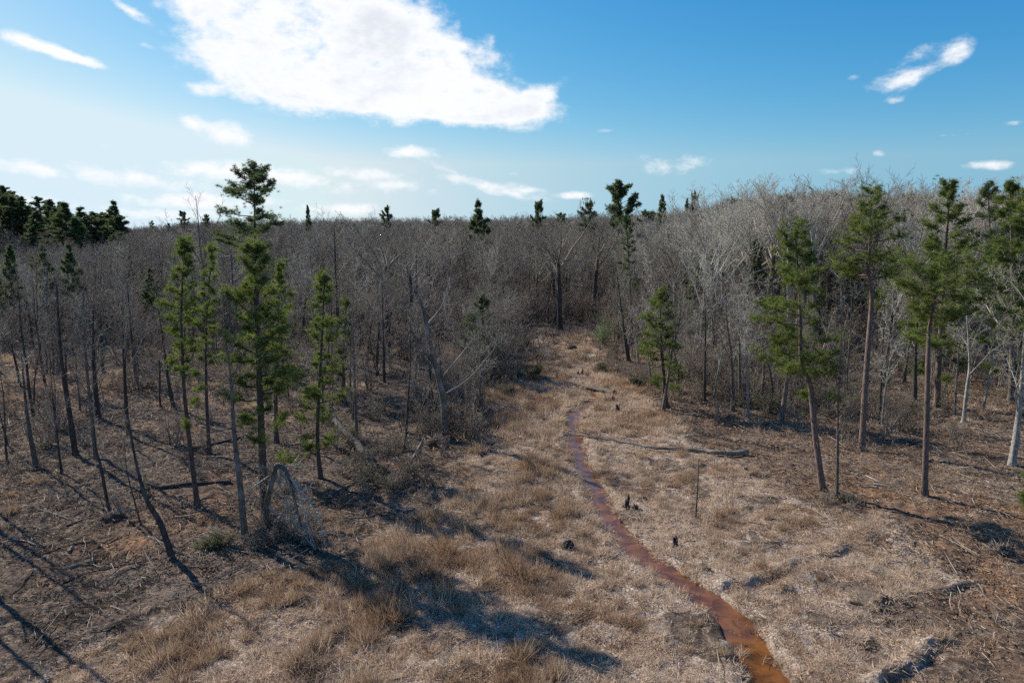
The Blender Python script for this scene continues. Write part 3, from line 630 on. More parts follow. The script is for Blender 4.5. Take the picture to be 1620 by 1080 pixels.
bare([(1575,610),(1584,570),(1592,540),(1598,500)], 'short dark leaning trunk behind the frame edge pine', spec=SLIM, r0=.14, seed=124, mt=M_dark)
bare([(1342,640),(1340,590),(1345,520),(1348,450)], 'thin cluster trunk behind the tall kinked pine', spec=SLIM, r0=.10, seed=125)
bare([(1395+52,650),(1448,590),(1450,520),(1455,440)], 'dark trunk between the two tallest open wood pines', spec=SLIM, r0=.2, seed=126, mt=M_dark)
bare([(1382,560),(1381,460),(1379,360),(1378,259)], 'tall fan shaped bare tree highest above the right skyline', spec=dict(FAN, n=[12, 10, 9, 7]), r0=.42, seed=127, mt=M_bark, mc=M_twig)
bare([(325,560),(322,460),(320,380),(321,298)], 'V shaped bare tree standing against the pale sky', spec=dict(FAN, n=[5, 7, 7, 6]), r0=.34, seed=128, mt=M_dark, mc=M_twigr)
bare([(886,522),(884,450),(876,390),(868,322)], 'dark spreading tree with heavy arching limbs beside the gap', spec=dict(FAN, n=[8, 8, 8, 6], ang=[.75, .65, .7, .7], fork=.4), r0=.42, seed=129, mt=M_dark, mc=M_twigr)
bare([(938,512),(942,450),(952,390),(964,325)], 'big dark tree with crossing limbs behind the gap', spec=dict(FAN, n=[8, 8, 8, 6], ang=[.8, .65, .7, .7], fork=.4), r0=.42, seed=130, mt=M_dark, mc=M_twig)
bare([(995,572),(988,530),(980,470),(972,400)], 'leaning dark trunk at the right bank of the gap', spec=ARCH, r0=.28, seed=131, mt=M_dark, mc=M_twig)
bare([(1200,540),(1196,450),(1192,360),(1190,284)], 'broad grey tree with a fine rounded crown on the skyline', spec=dict(FAN, n=[11, 10, 9, 6], ang=[.6, .6, .65, .7]), r0=.40, seed=132, mt=M_bark, mc=M_twigp)
bare([(535,560),(533,470),(530,400),(528,325)], 'dark tall trunk forking high in the grey left wood', spec=dict(ARCH, t0=[.55, .3, .15, .1], len=[.35, .45, .45, .45]), r0=.28, seed=133, mt=M_dark)

for i, (a, b, c) in enumerate([(-75,800,440),(-150,880,420),(-60,905,500),(-190,990,400),(-110,760,400)]):
    bare([(a,b),(a-6,b-120),(a-12,c)], 'dark bare tree beyond the left edge throwing its shadow inward, %s' % ['nearest the paired trunks', 'second from the edge', 'closest to the camera', 'farthest out', 'farthest back'][i], spec=POLE, r0=.19+.02*i, mt=M_dark, seed=150+i, group='bare trees outside the left frame edge')
bare([(1130,560),(1128,470),(1122,400),(1120,330)], 'wide grey tree with heavy forking limbs behind the straight thin trunk', spec=dict(FAN, n=[8, 8, 8, 6], ang=[.7, .6, .65, .7]), r0=.36, seed=140, mt=M_dark, mc=M_twigp)
bare([(1290,560),(1288,450),(1290,360),(1292,272)], 'tall grey tree splitting into a narrow V on the right skyline', spec=dict(FAN, n=[6, 8, 8, 6]), r0=.36, seed=141, mt=M_bark, mc=M_twigp)
bare([(1250,560),(1248,450),(1250,360),(1250,282)], 'fine twigged pale crown behind the crooked pine', spec=dict(FAN, n=[9, 9, 8, 6]), r0=.34, seed=142, mt=M_pale, mc=M_twigp)
bare([(610,560),(612,480),(605,420),(600,356)], 'dark tree with one long limb reaching over the left wood', spec=dict(FAN, n=[6, 7, 8, 6], ang=[.8, .6, .65, .7]), r0=.34, seed=143, mt=M_dark, mc=M_twigr)
bare([(655,540),(650,460),(648,420),(648,352)], 'dark forked tree behind the forked snag', spec=dict(FAN, n=[7, 7, 8, 6], ang=[.7, .6, .65, .7]), r0=.32, seed=144, mt=M_dark, mc=M_twig)
bare([(1070,560),(1068,480),(1065,420),(1060,345)], 'spreading reddish brown tree behind the short dark pine', spec=dict(FAN, n=[8, 8, 8, 6], ang=[.6, .6, .65, .7]), r0=.30, seed=145, mt=M_bark, mc=M_twigr)
bare([(1450,560),(1448,460),(1450,380),(1455,300)], 'tall grey tree between the tall kinked pine and the large dense pine', spec=dict(FAN, n=[8, 8, 8, 6]), r0=.34, seed=146, mt=M_bark, mc=M_twigp)
# forked snag in the middle, limbs measured one by one
def snag():
    pts = [(704,694),(702,640),(694,600),(684,560),(675,520),(668,485),(655,458)]
    base, path = px_path(pts, dy=[0]*6); rs = np.random.RandomState(9); Y = base[1]; t = thing('broken_snag', 'forked grey snag with broken top limbs beside the clearing', 'dead tree', base)
    tr = MB(); tr.tube(path, np.linspace(.27, .11, len(path)), 9, cap=True, rough=.15, rs=rs); tr.build('trunk', M_bark, t)
    def rel(px, py, dy): return top_at(px, py, Y+dy)-np.array(base)
    for i, (pp, r0, r1, m, br) in enumerate([([(690,580,0),(668,548,-.3),(648,520,-.5)], .15, .07, M_bark, 2), ([(674,515,0),(688,500,.3),(702,478,.6),(712,440,.9)], .10, .03, M_pale, 8), ([(668,490,0),(664,470,.2),(680,450,.3)], .06, .02, M_pale, 6),
                                         ([(697,600,0),(730,560,-.6),(770,510,-1),(800,480,-1.2)], .07, .015, M_pale, 14), ([(700,625,0),(740,600,.3),(775,560,.8),(790,540,1)], .05, .015, M_pale, 12), ([(702,650,0),(720,655,-.2),(745,640,-.4)], .06, .03, M_bark, 5)]):
        Q = np.array([rel(*q) for q in pp]); mb = MB(); Q2, _ = smooth_line([tuple(q) for q in Q], [0]*len(Q), 3); mb.tube(np.array(Q2), np.linspace(r0, r1, len(Q2)), 6, cap=True)
        if br > 3: twigs_on(mb, np.array(Q2), 4.0, r1*2, rs, 1, dict(FULL, n=[0, br, 7, 6], t0=[0, .3, .2, .1], len=[0, .5, .5, .45]))
        mb.build('limb', m, t)
snag()

# arch shaped broken tree with pale drooping branches
def bent_tree():
    base, path = px_path([(418,842),(422,800),(432,755),(438,738),(450,742),(460,762),(468,800),(478,835)], dy=[0, 0, -.1, -.3, -.6, -.9, -1.2]); rs = np.random.RandomState(4)
    t = thing('bent_broken_tree', 'broken grey tree folded over in an arch with pale drooping twigs', 'dead tree', base); mb = MB(); mb.tube(path, np.linspace(.17, .06, len(path)), 8, rough=.2, rs=rs); mb.build('trunk', M_bark, t)
    cr = MB(); twigs_on(cr, path[len(path)//3:], 2.2, .06, rs, 1, dict(FULL, n=[0, 18, 7, 6], t0=[0, .1, .2, .1], up=[0, -.35, -.1, 0], len=[0, .62, .5, .45], tone=1.0, rmin=.016)); cr.build('branches', M_twigp, t)
    cr = MB(); twigs_on(cr, path[:10], 3.0, .04, rs, 1, dict(FULL, n=[0, 16, 8, 6], t0=[0, .1, .2, .1], len=[0, .6, .5, .45], rmin=.014)); cr.build('brush_shoots', M_brush, t)
    for pp in ([(448,741,-.3),(470,770,-.8),(484,815,-1.3),(492,858,-1.8)], [(462,764,-.6),(490,790,-1.2),(508,830,-2),(515,868,-2.6)], [(436,750,-.1),(452,790,-.8),(470,835,-1.4),(500,872,-2)], [(422,800,0),(450,820,-.7),(490,840,-1.5),(545,846,-2)], [(420,830,0),(395,845,-.8),(385,868,-1.2)], [(430,750,0),(400,770,-.5),(392,800,-.8)]):
        Q = np.array([top_at(a_, b_, base[1]+c_)-np.array(base) for a_, b_, c_ in pp]); Q[:, 2] = np.maximum(Q[:, 2], .05); mb = MB(); mb.tube(Q, np.linspace(.05, .015, len(Q)), 5)
        twigs_on(mb, Q, 1.7, .03, rs, 1, dict(FULL, n=[0, 9, 6, 5], up=[0, -.1, 0, 0], t0=[0, .15, .2, .1], len=[0, .5, .5, .45], tone=1.0, rmin=.011)); mb.build('drooping_branch', M_twigp, t)
bent_tree()

# ------------------------------------------------------------------ the wood: prototypes, 300 individuals, and the rest as one mass
protos = []
for i, (nm, spec, H, r0, mt, mc) in enumerate([('a', FULL, 14, .17, M_bark, M_twig), ('b', SLIM, 14, .13, M_dark, M_twigr), ('c', SLIM, 13, .12, M_bark, M_twig), ('d', FULL, 13, .16, M_bark, M_twigr), ('e', VASE, 14, .18, M_dark, M_twig), ('f', SLIM, 12, .10, M_pale, M_twigp), ('g', FULL, 14, .15, M_pale, M_twigp), ('h', POLE, 12, .10, M_dark, M_twigr), ('i', FAN, 15, .22, M_dark, M_twig), ('j', dict(FAN, n=[7, 9, 8, 6], ang=[.62, .6, .65, .7]), 15, .24, M_bark, M_twigp), ('k', dict(FAN, n=[6, 8, 8, 6], ang=[.5, .6, .65, .7]), 15, .2, M_dark, M_twigr)]):
    protos.append((H, bare_meshes('wood_tree', H, r0, spec, 200+i, mt, mc, lean=(rnd.uniform(-.04, .04), rnd.uniform(-.04, .04)))))
farb = []
for i, (spec, mt, mc) in enumerate([(FARS, M_bark, M_twig), (FARV, M_bark, M_twigr), (FARL, M_dark, M_twig), (FARS, M_pale, M_twigp), (FARV, M_bark, M_twig), (FARL, M_bark, M_twigr), (FANF, M_dark, M_twig), (dict(FANF, ang=[.6, .6, .65, .7]), M_bark, M_twigp), (dict(FANF, n=[6, 8, 7, 5]), M_dark, M_twigr)]):
    farb.append((16, bare_meshes('far_tree', 16, .13, spec, 300+i, mt, mc)))
clear_poly = poly([(-100,1500),(-60,1180),(40,1085),(560,870),(640,820),(735,770),(770,700),(770,612),(806,585),(812,540),(835,518),(930,515),(965,560),(1010,600),(1040,655),(1180,690),(1240,730),(1290,790),(1400,800),(1500,850),(1700,850),(1900,1500)])
def skyline(px): return np.interp(px, [-200, 0, 60, 230, 330, 450, 600, 800, 1000, 1100, 1160, 1240, 1330, 1420, 1520, 1620, 1900], [388, 386, 378, 354, 347, 345, 342, 340, 335, 328, 314, 303, 300, 308, 308, 302, 302])
rs = np.random.RandomState(77)
cand = []
step = 3.3
for gx in np.arange(-330, 330, step):
    for gy in np.arange(30, 420, step):
        x = gx+rs.uniform(-.5, .5)*step*.9; y = gy+rs.uniform(-.5, .5)*step*.9
        if abs(x) > y*.80+6: continue
        r = math.hypot(x, y); a = rs.rand()
        if r < 47: continue
        if r < 72:
            keep = (.09 if r < 55 else .22) if x < 0 else .05
            if x > 0 and 1000 < 810+1080*x/y < 1240 and y > 60: keep = .5
        elif r < 95: keep = .42+.25*(r-72)/23
        elif r < 200: keep = .60
        else: keep = .36
        if 810+1080*x/y > 1040 and r > 62: keep = max(keep, .55 if r > 72 else .12)
        if a < keep: cand.append((x, y))
cand = np.array(cand)
sd_ = polymask(cand[:, 0], cand[:, 1], clear_poly, None); cand = cand[sd_ < -.5]
# keep measured trunks free
gz = broad(cand[:, 0], cand[:, 1]); trees = []
for (x, y), g in zip(cand, gz):
    px = 810+1080*x/(y*math.cos(PITCH)); right = px > 1040
    cap = CAMH+y*(355-float(skyline(px)))/1080*1.02-g
    if y < 100:
        H = rs.uniform(7.5, 13.0) if not right else rs.uniform(9, 15.5)
        if rs.rand() < .25: H *= .65
        H = min(H, CAMH-g+y*(355-(395 if not right else 330))/1080+rs.uniform(-1.5, 1))
    else:
        w = min(1, (y-100)/80); H = cap*(rs.uniform(.70, .90)*(1-w)+rs.uniform(.80, 1.0)*w) if not right else cap*rs.uniform(.72, 1.0)
        if y > 120: H *= 0.86+.20*float(vnoise(np.array([px/38.+y*.02]), np.array([y/60.]))[0])+(rs.uniform(.03, .10) if rs.rand() < .09 else 0)
    trees.append((x, y, g, max(4, H), px))
RL = []
trees.sort(key=lambda t: -t[3]/t[1])
nb = 0; rest = []
LZ = {0: ('bare grey hardwood among others in the left wood', 'bare trees of the left wood'), 1: ('bare grey hardwood behind the head of the clearing', 'bare trees behind the clearing'), 2: ('bare pale grey hardwood of the right wood', 'bare trees of the right wood')}
for (x, y, g, H, px) in trees:
    if nb < 215 and y < 130 and -120 < px < 1740:
        right = px > 1000; k_ = rs.choice([1, 2, 7, 10]) if (x < 0 and y < 72) else rs.choice(11, p=[.10, .14, .14, .10, .04, .05, .05, .16, .09, .04, .09] if not right else [.08, .05, .10, .08, .06, .13, .14, .06, .10, .14, .06])
        H0, (a, b) = protos[k_]; s = H/H0; z = 0 if px < 700 else (1 if px < 1040 else 2); lb, gr = LZ[z]
        tt_ = plant('bare_tree', lb, 'tree', (x, y, hz(x, y)), [('trunk', a), ('crown', b)], gr, rs.rand()*6.28, (s*rs.uniform(.85, 1.15), s*rs.uniform(.85, 1.15), s)); nb += 1; RL.append((tt_, ('%s %s' % ('tall' if H > 12.5 else ('short' if H < 8 else 'mid height'), ['grey spreading tree', 'dark slender tree', 'grey slender tree', 'brownish spreading tree', 'dark upswept tree', 'pale slender tree', 'pale spreading tree', 'dark pole like tree', 'dark forking tree', 'pale forking tree', 'brown forking tree'][k_]))))
    else: rest.append((x, y, g, H, px))

for i in range(60):
    px = rs.uniform(330, 1640) if i < 26 else rs.uniform(1110, 1640); Y = rs.uniform(105, 190) if px < 1100 else rs.uniform(80, 125); k_ = rs.choice([8, 9, 10, 0] if px < 1100 else [8, 9, 9, 10]); H0, (a, b) = protos[k_]
    yt = float(skyline(px))-(rs.uniform(2, 17) if px < 1120 else rs.uniform(4, 26)); p = top_at(px, yt, Y); g = float(broad(p[0], Y)); s_ = (p[2]-g)/H0; t_ = plant('bare_tree', 'tall bare tree topping the skyline', 'tree', (p[0], Y, g), [('trunk', a), ('crown', b)], 'bare trees topping the skyline', rs.rand()*6.28, (s_*1.35, s_*1.35, s_))
    RL.append((t_, 'skyline topping %s tree' % ('spreading' if k_ == 0 else 'forking')))
for i, (px, py, H) in enumerate([(722,640,6.5),(745,625,7.5),(770,612,7),(790,600,8),(812,580,7.5),(735,590,9),(765,565,9.5),(800,555,9),(700,620,8),(680,650,6),(1075,625,8),(1130,628,8.5),(1150,612,9.5),(1205,630,9),(1225,640,7.5),(1095,600,9),(1010,575,8)]):
    q = hit(px, py); k_ = [0, 3, 2, 0, 3, 6][i % 6] if px < 1000 else [6, 3, 0, 5][i % 4]; H0, (a, b) = protos[k_]; s_ = H/H0
    t_ = plant('bare_tree', 'tangled low bare tree', 'tree', (q[0], q[1], hz(*q)), [('trunk', a), ('crown', b)], 'tangled trees of the thickets', rs.rand()*6.28, (s_*1.5, s_*1.5, s_)); RL.append((t_, 'low tangled tree'))

def gn_scatter(name, protos_obj, P, rot, sc, idx, label, kind='stuff'):
    """one object whose points carry copies of the given shapes"""
    col = bpy.data.collections.new(name+'_shapes')
    for i, o in enumerate(protos_obj): o.name = '%s_shape_%02d' % (name, i); col.objects.link(o)
    me = bpy.data.meshes.new(name); me.vertices.add(len(P)); me.vertices.foreach_set('co', np.asarray(P, np.float32).ravel())
    for nm, ty, dt, arr in (('rot', 'FLOAT_VECTOR', 'vector', rot), ('siz', 'FLOAT_VECTOR', 'vector', sc), ('idx', 'INT', 'value', idx)):
        a = me.attributes.new(nm, ty, 'POINT'); a.data.foreach_set(dt, np.asarray(arr, np.int32 if ty == 'INT' else np.float32).ravel())
    ob = bpy.data.objects.new(name, me); C.objects.link(ob); tag(ob, label, None, None, kind)
    ng = bpy.data.node_groups.new(name, 'GeometryNodeTree'); ng.interface.new_socket('Geometry', in_out='INPUT', socket_type='NodeSocketGeometry'); ng.interface.new_socket('Geometry', in_out='OUTPUT', socket_type='NodeSocketGeometry')
    n = ng.nodes; gi = n.new('NodeGroupInput'); go = n.new('NodeGroupOutput'); ci = n.new('GeometryNodeCollectionInfo'); ci.inputs['Collection'].default_value = col; ci.inputs['Separate Children'].default_value = True; ci.inputs['Reset Children'].default_value = True
    ip = n.new('GeometryNodeInstanceOnPoints'); ip.inputs['Pick Instance'].default_value = True
    def na(nm, ty):
        q = n.new('GeometryNodeInputNamedAttribute'); q.data_type = ty; q.inputs['Name'].default_value = nm; return q.outputs['Attribute']
    er = n.new('FunctionNodeEulerToRotation'); ng.links.new(na('rot', 'FLOAT_VECTOR'), er.inputs[0])
    ng.links.new(gi.outputs[0], ip.inputs['Points']); ng.links.new(ci.outputs[0], ip.inputs['Instance']); ng.links.new(na('idx', 'INT'), ip.inputs['Instance Index']); ng.links.new(er.outputs[0], ip.inputs['Rotation']); ng.links.new(na('siz', 'FLOAT_VECTOR'), ip.inputs['Scale'])
    ng.links.new(ip.outputs[0], go.inputs[0]); md = ob.modifiers.new('scatter', 'NODES'); md.node_group = ng
    return ob
fo = [joined('m', m) for _, m in farb]+[joined('m', m) for _, m in protos]
P = []; Ro = []; Sc = []; Ix = []
for (x, y, g, H, px) in rest:
    nearish = y < 120; right = px > 1000
    if nearish: i = 9+rs.randint(11); s = H/protos[i-9][0]
    else: i = rs.choice(9, p=[.14, .14, .14, .05, .10, .13, .12, .05, .13] if not right else [.12, .10, .08, .18, .10, .08, .11, .16, .07]); s = H/16
    P.append((x, y, g-.1)); Ro.append((0, 0, rs.rand()*6.28)); w = s*rs.uniform(1.0, 1.5); Sc.append((w, w, s)); Ix.append(i)
gn_scatter('woodland', fo, P, Ro, Sc, Ix, 'leafless grey brown wood stretching to the horizon')
print('individual trees', nb, 'mass', len(rest))

# ------------------------------------------------------------------ undergrowth
def shrub_mesh(seed, H, stems, mt, spread=.5, leaves=None, n=(6, 6, 5)):
    rs = np.random.RandomState(seed); mb = MB(); lf = MB()
    spec = dict(FULL, n=[0]+list(n), t0=[0, .2, .15, .1], ang=[0, .7, .7, .7], up=[0, .2, .1, .1], len=[0, .45, .5, .5], rmin=.007, tone=.7)
    for i in range(stems):
        a = rs.rand()*6.28; d = (math.cos(a)*spread*rs.rand(), math.sin(a)*spread*rs.rand(), 1); L = H*rs.uniform(.55, 1.1); Q = wander((rs.randn()*.15, rs.randn()*.15, -.05), d, L, 4, .14, .02, rs)
        mb.tube(Q, np.linspace(.02+.008*L, .006, 5), 4, col=rs.rand()*.6); twigs_on(mb, Q, L, .02, rs, 1, spec)
        if leaves:
            m = leaves; idx = rs.randint(0, 5, m); t = rs.rand(m)*.8+.2; pp = np.array([at_path(Q, u)[0] for u in t]); pp += rs.randn(m, 3)*np.array([.32, .32, .28])*L*.35; D = rs.randn(m, 3); lf.blades(pp, D, .11, .06, rs, rs.rand(m))
    return mb, (lf if leaves else None)
brush = []
for i, (H, st, sp) in enumerate([(2.2, 7, .6), (1.6, 8, .9), (3.0, 6, .5), (1.1, 9, 1.3), (.8, 10, 1.8), (5.2, 5, .22), (4.0, 6, .35)]):
    mb, _ = shrub_mesh(400+i, H, st, None, sp); brush.append(bpy.data.objects.new('s', mb.mesh('brush', M_brush if i != 2 else M_twigr)))
mb, lf = shrub_mesh(410, 1.6, 7, None, .9, 45); e1 = joined('s', [mb.mesh('b', M_brush), lf.mesh('b', M_leaf, False)])
brush.append(e1)
P = []; Ro = []; Sc = []; Ix = []
def scat(x, y, s, i):
    P.append((x, y)); Ro.append((0, 0, rs.rand()*6.28)); Sc.append((s*rs.uniform(.8, 1.3),)*2+(s,)); Ix.append(i)
N_ = 0
UY = np.sqrt(rs.uniform(45**2, 210**2, 16000)); UX = rs.uniform(-.8, .8, 16000)*UY; UM = polymask(UX, UY, clear_poly, None); UF = fbm(UX/9., UY/9., 2)
for _ in range(16000):
    y = UY[_]; x = UX[_]; px = 810+1080*x/y
    if UM[_] > -1: continue
    pr = .13 if y < 66 else (.22 if y < 90 else .55)
    if px > 1000 and y > 58: pr = .28 if y < 80 else .55
    if UF[_] > .03: pr *= 1.8
    if rs.rand() < pr: scat(x, y, rs.uniform(.6, 1.25)*(1 if y < 90 else 1.25), rs.choice([0, 1, 2, 3, 4, 7, 5, 6], p=[.12, .10, .14, .10, .10, .04, .22, .18] if y > 62 else [.2, .2, .2, .16, .16, .08, 0, 0]))
def patch(pxs, n, rad, sc, kinds):
    for (a, b) in pxs:
        q = hit(a, b)
        for _ in range(n): scat(q[0]+rs.randn()*rad, q[1]+rs.randn()*rad, sc*rs.uniform(.7, 1.2), rs.choice(kinds))
patch([(620,760),(590,775),(650,740),(560,745),(600,715),(640,770)], 8, 1.0, .8, [3, 4, 1, 7])
patch([(440,845),(470,850),(410,850),(455,830)], 7, .7, .8, [3, 4, 1])
patch([(720,655),(745,640),(730,610),(690,660),(780,600),(800,575),(760,585),(810,550),(700,690)], 14, 1.6, 1.3, [0, 1, 2, 3])
patch([(1080,610),(1110,600),(1140,615),(1160,630),(1200,640),(1210,610),(1130,590),(1180,600)], 9, 2.0, 1.2, [0, 1, 2, 2])
patch([(1250,640),(1230,650),(1330,650),(1400,652),(1430,655),(1460,655),(1370,640),(1290,630)], 10, 1.2, .9, [3, 4, 1, 7])
patch([(1000,580),(1030,600),(1050,610),(965,570),(980,590),(950,590),(920,575),(1000,600),(960,555),(985,560)], 6, 1.4, .8, [3, 4, 1, 7])
patch([(820,585),(790,610),(850,570),(770,620),(810,600),(825,565),(815,545),(800,625)], 9, 1.0, .8, [3, 7, 4])
patch([(840,525),(865,522),(905,518),(930,522),(895,530),(860,540),(925,545),(830,535)], 6, 1.8, .9, [0, 1, 3, 4])
patch([(850,545),(870,590),(900,545),(925,535),(940,570),(890,580),(915,600)], 5, 1.0, .55, [3, 4, 1])
patch([(345,745),(300,735),(260,770),(430,790),(460,815),(420,850),(360,840),(180,800),(60,745),(30,735),(700,700),(470,780)], 4, .9, .6, [3, 4])
patch([(1560,610),(1530,600),(1600,640),(1490,610)], 4, 1.8, .8, [3, 4, 0])
patch([(1330,795),(1345,800),(1318,800)], 4, .35, .55, [3, 4])
P = np.array(P); P = np.column_stack([P, height(P[:, 0], P[:, 1])])
gn_scatter('undergrowth', brush, P, Ro, Sc, Ix, 'tangled leafless brush under the trees')
print('undergrowth', len(P))
# measured shrubs
def shrub(px, py, H, label, ml, seed, leaves, sp=.8, stems=8):
    q = hit(px, py); mb, lf = shrub_mesh(seed, H, stems, None, sp, leaves); t = thing('shrub', label, 'shrub', (q[0], q[1], hz(*q))); mb.build('stems', M_brush, t); lf.build('leaves', ml, t, False)
shrub(955,545,4.4,'pale green leafy shrub at the far end of the clearing',M_leafp,501,420)
shrub(845,598,1.9,'dull green rounded bush on the left creek bank',M_leaf,502,330,1.1,9)
shrub(950,588,1.4,'small green bush under the leaning dark trunk',M_leaf,503,230)
shrub(345,868,1.1,'low grey green shrub at the foot of the mottled trunk',M_leaf,504,130,2.4,16)
shrub(1215,655,2.4,'glossy green bush at the brush edge right of the pale pair',M_leaf,505,260)
shrub(1440,590,2.3,'bright green bush beneath the large dense pine',M_leafp,506,300)
shrub(1420,540,3.2,'dark green bush behind the slim pale trunked pine',M_leaf,507,300)
shrub(560,700,1.8,'dusky green shrub beside the leaning fallen trunk',M_leaf,508,120,1.2,10)
shrub(1010,612,1.5,'bright green low bush at the foot of the short dark pine',M_leaf,509,260,1.0,9)

# ------------------------------------------------------------------ grass
def grass_proto(seed, n, rad, ln, wd, lie, mt, up=0):
    r_ = np.random.RandomState(seed); a = r_.rand(n)*6.28; q = np.sqrt(r_.rand(n))*rad; Pp = np.stack([np.cos(a)*q, np.sin(a)*q, -.02+r_.rand(n)*up], 1)
    D = r_.randn(n, 3); D[:, 2] = np.abs(D[:, 2])*lie+lie*.5; D[:, :2] += Pp[:, :2]/rad*.6
    mb = MB(); mb.blades(Pp, D, ln*r_.uniform(.5, 1.2, n), wd, r_, r_.rand(n)); return bpy.data.objects.new('g', mb.mesh('grass', mt, False))
gp = [grass_proto(1, 48, .34, .30, .024, .12, M_straw, .05), grass_proto(2, 48, .36, .26, .026, .16, M_straw, .05), grass_proto(3, 70, .28, .42, .02, .8, M_straw), grass_proto(4, 110, .22, .62, .02, 1.6, M_tuss), grass_proto(5, 90, .3, .45, .02, 1.0, M_tuss), grass_proto(6, 48, .35, .32, .024, .18, M_tuss, .05)]
rs = np.random.RandomState(5)
log_line = poly([(1190,722),(1150,722),(1110,718),(1070,714),(1030,712),(990,703),(950,695),(905,689)])
n = 230000; y = np.sqrt(rs.uniform(19**2, 112**2, n)); x = rs.uniform(-.80, .80, n)*y
d = polymask(x, y, grass_poly, None); d = d+fbm(x/2.2, y/2.2, 3)*5
c = segdist(x, y, creek_s, creek_sw); cd = c[0]-c[3]
kp = (d > 0) & ((cd+.45*fbm(x*1.5, y*1.5, 4) > np.where(y > 50, .42, .10)) | (rs.rand(n) < .05) & (cd > -.35) & (y < 40)) & ((fbm(x/1.7+31, y/1.7+7, 3) > -.12) | (rs.rand(n) < .22)) & ((y < 80) | (rs.rand(n) < .45)) & (rs.rand(n) < np.where(y < 45, np.where(x > 2+.1*y, .42, .62), .42)) & (segdist(x, y, log_line)[0] > .42); x, y, d = x[kp], y[kp], d[kp]
# stray tufts out on the mulch
m = 9000; y2 = np.sqrt(rs.uniform(19**2, 85**2, m)); x2 = rs.uniform(-.8, .8, m)*y2; f2 = fbm(x2/5+3, y2/5+8, 3) > .07; x = np.concatenate([x, x2[f2]]); y = np.concatenate([y, y2[f2]]); d = np.concatenate([d, np.zeros(f2.sum())])
tn = fbm(x/3.2+11, y/3.2+2, 3); pxx = 810+1080*x/y
tuss = (tn > .07) & (rs.rand(len(x)) < np.where(segdist(x, y, creek_s)[1] < 0, .13, .30)) | (rs.rand(len(x)) < .02); tuss &= ~((x > 2) & (y < 34) & (rs.rand(len(x)) < .8))
ix = np.where(tuss, rs.choice([3, 4, 5], len(x), p=[.35, .4, .25]), rs.choice([0, 1, 2, 5], len(x), p=[.38, .36, .18, .08]))
sc = rs.uniform(.6, 1.25, len(x))*(1+.5*(y > 50)); sc = np.where(ix == 3, sc*rs.uniform(.6, 1.2, len(x)), sc)
m = 2600; y3 = np.sqrt(rs.uniform(20**2, 70**2, m)); x3 = rs.uniform(-.75, .12, m)*y3; k3 = (polymask(x3, y3, grass_poly, None)+fbm(x3/2.2, y3/2.2, 3)*3 > 0) & (segdist(x3, y3, creek_s, creek_sw)[0] > 1.2) & (fbm(x3/3.5+5, y3/3.5, 2) > -.02)
x = np.concatenate([x, x3[k3]]); y = np.concatenate([y, y3[k3]]); ix = np.concatenate([ix, rs.choice([3, 4, 2], k3.sum())]); sc = np.concatenate([sc, rs.uniform(1.1, 1.9, k3.sum())])
z = height(x, y)
gn_scatter('dry_grass', gp, np.stack([x, y, z], 1), np.stack([rs.randn(len(x))*.12, rs.randn(len(x))*.12, rs.rand(len(x))*6.28], 1), np.repeat(sc[:, None], 3, 1), ix, 'matted straw coloured winter grass and rusty tussocks')
print('grass', len(x))

# wood chips, bark and sticks on the cut-over ground
def chip(seed, n, ln, r, mt, rad=.5):
    r_ = np.random.RandomState(seed); mb = MB()
    for i in range(n):
        a = r_.rand()*6.28; p = np.array([r_.randn()*rad, r_.randn()*rad, r_.rand()*.05]); L = ln*r_.uniform(.4, 1.2); dd = np.array([math.cos(a), math.sin(a), r_.randn()*.15]); Q = wander(p, dd, L, 2, .12, 0, r_); mb.tube(Q, [r*r_.uniform(.6, 1), r*.8, r*.3], 3 if ln > .4 else 4, col=r_.rand(), cap=ln < .4)
    return bpy.data.objects.new('c', mb.mesh('chips', mt, False))
cp = [chip(1, 9, .16, .014, M_chip), chip(2, 8, .12, .018, M_chip), chip(3, 5, .5, .012, M_chip), chip(4, 4, .9, .014, M_brush), chip(5, 12, .14, .02, M_litter), chip(6, 12, .2, .014, M_litter), chip(7, 3, 1.5, .022, M_brush), chip(8, 2, 1.1, .022, M_chip)]
n = 70000; y = np.sqrt(rs.uniform(19**2, 100**2, n)); x = rs.uniform(-.80, .80, n)*y; d = polymask(x, y, grass_poly, None)+fbm(x/2.2, y/2.2, 3)*4; c = segdist(x, y, creek_s, creek_sw); kp = (d < .3) & (c[0]-c[3] > .2) | (rs.rand(n) < .05) & (c[0]-c[3] > .2)
kp &= (fbm(x/4+77, y/4, 3) > -.12) | (rs.rand(n) < .4); x, y = x[kp], y[kp]; z = height(x, y)+.01
ix = rs.choice(8, len(x), p=[.21, .15, .10, .07, .22, .21, .03, .01])
gn_scatter('wood_chips', cp, np.stack([x, y, z], 1), np.stack([rs.randn(len(x))*.1, rs.randn(len(x))*.1, rs.rand(len(x))*6.28], 1), np.repeat((rs.uniform(.6, 1.4, len(x))*1.15)[:, None], 3, 1), ix, 'wood chips, bark and broken sticks littering the cut ground')
print('chips', len(x))

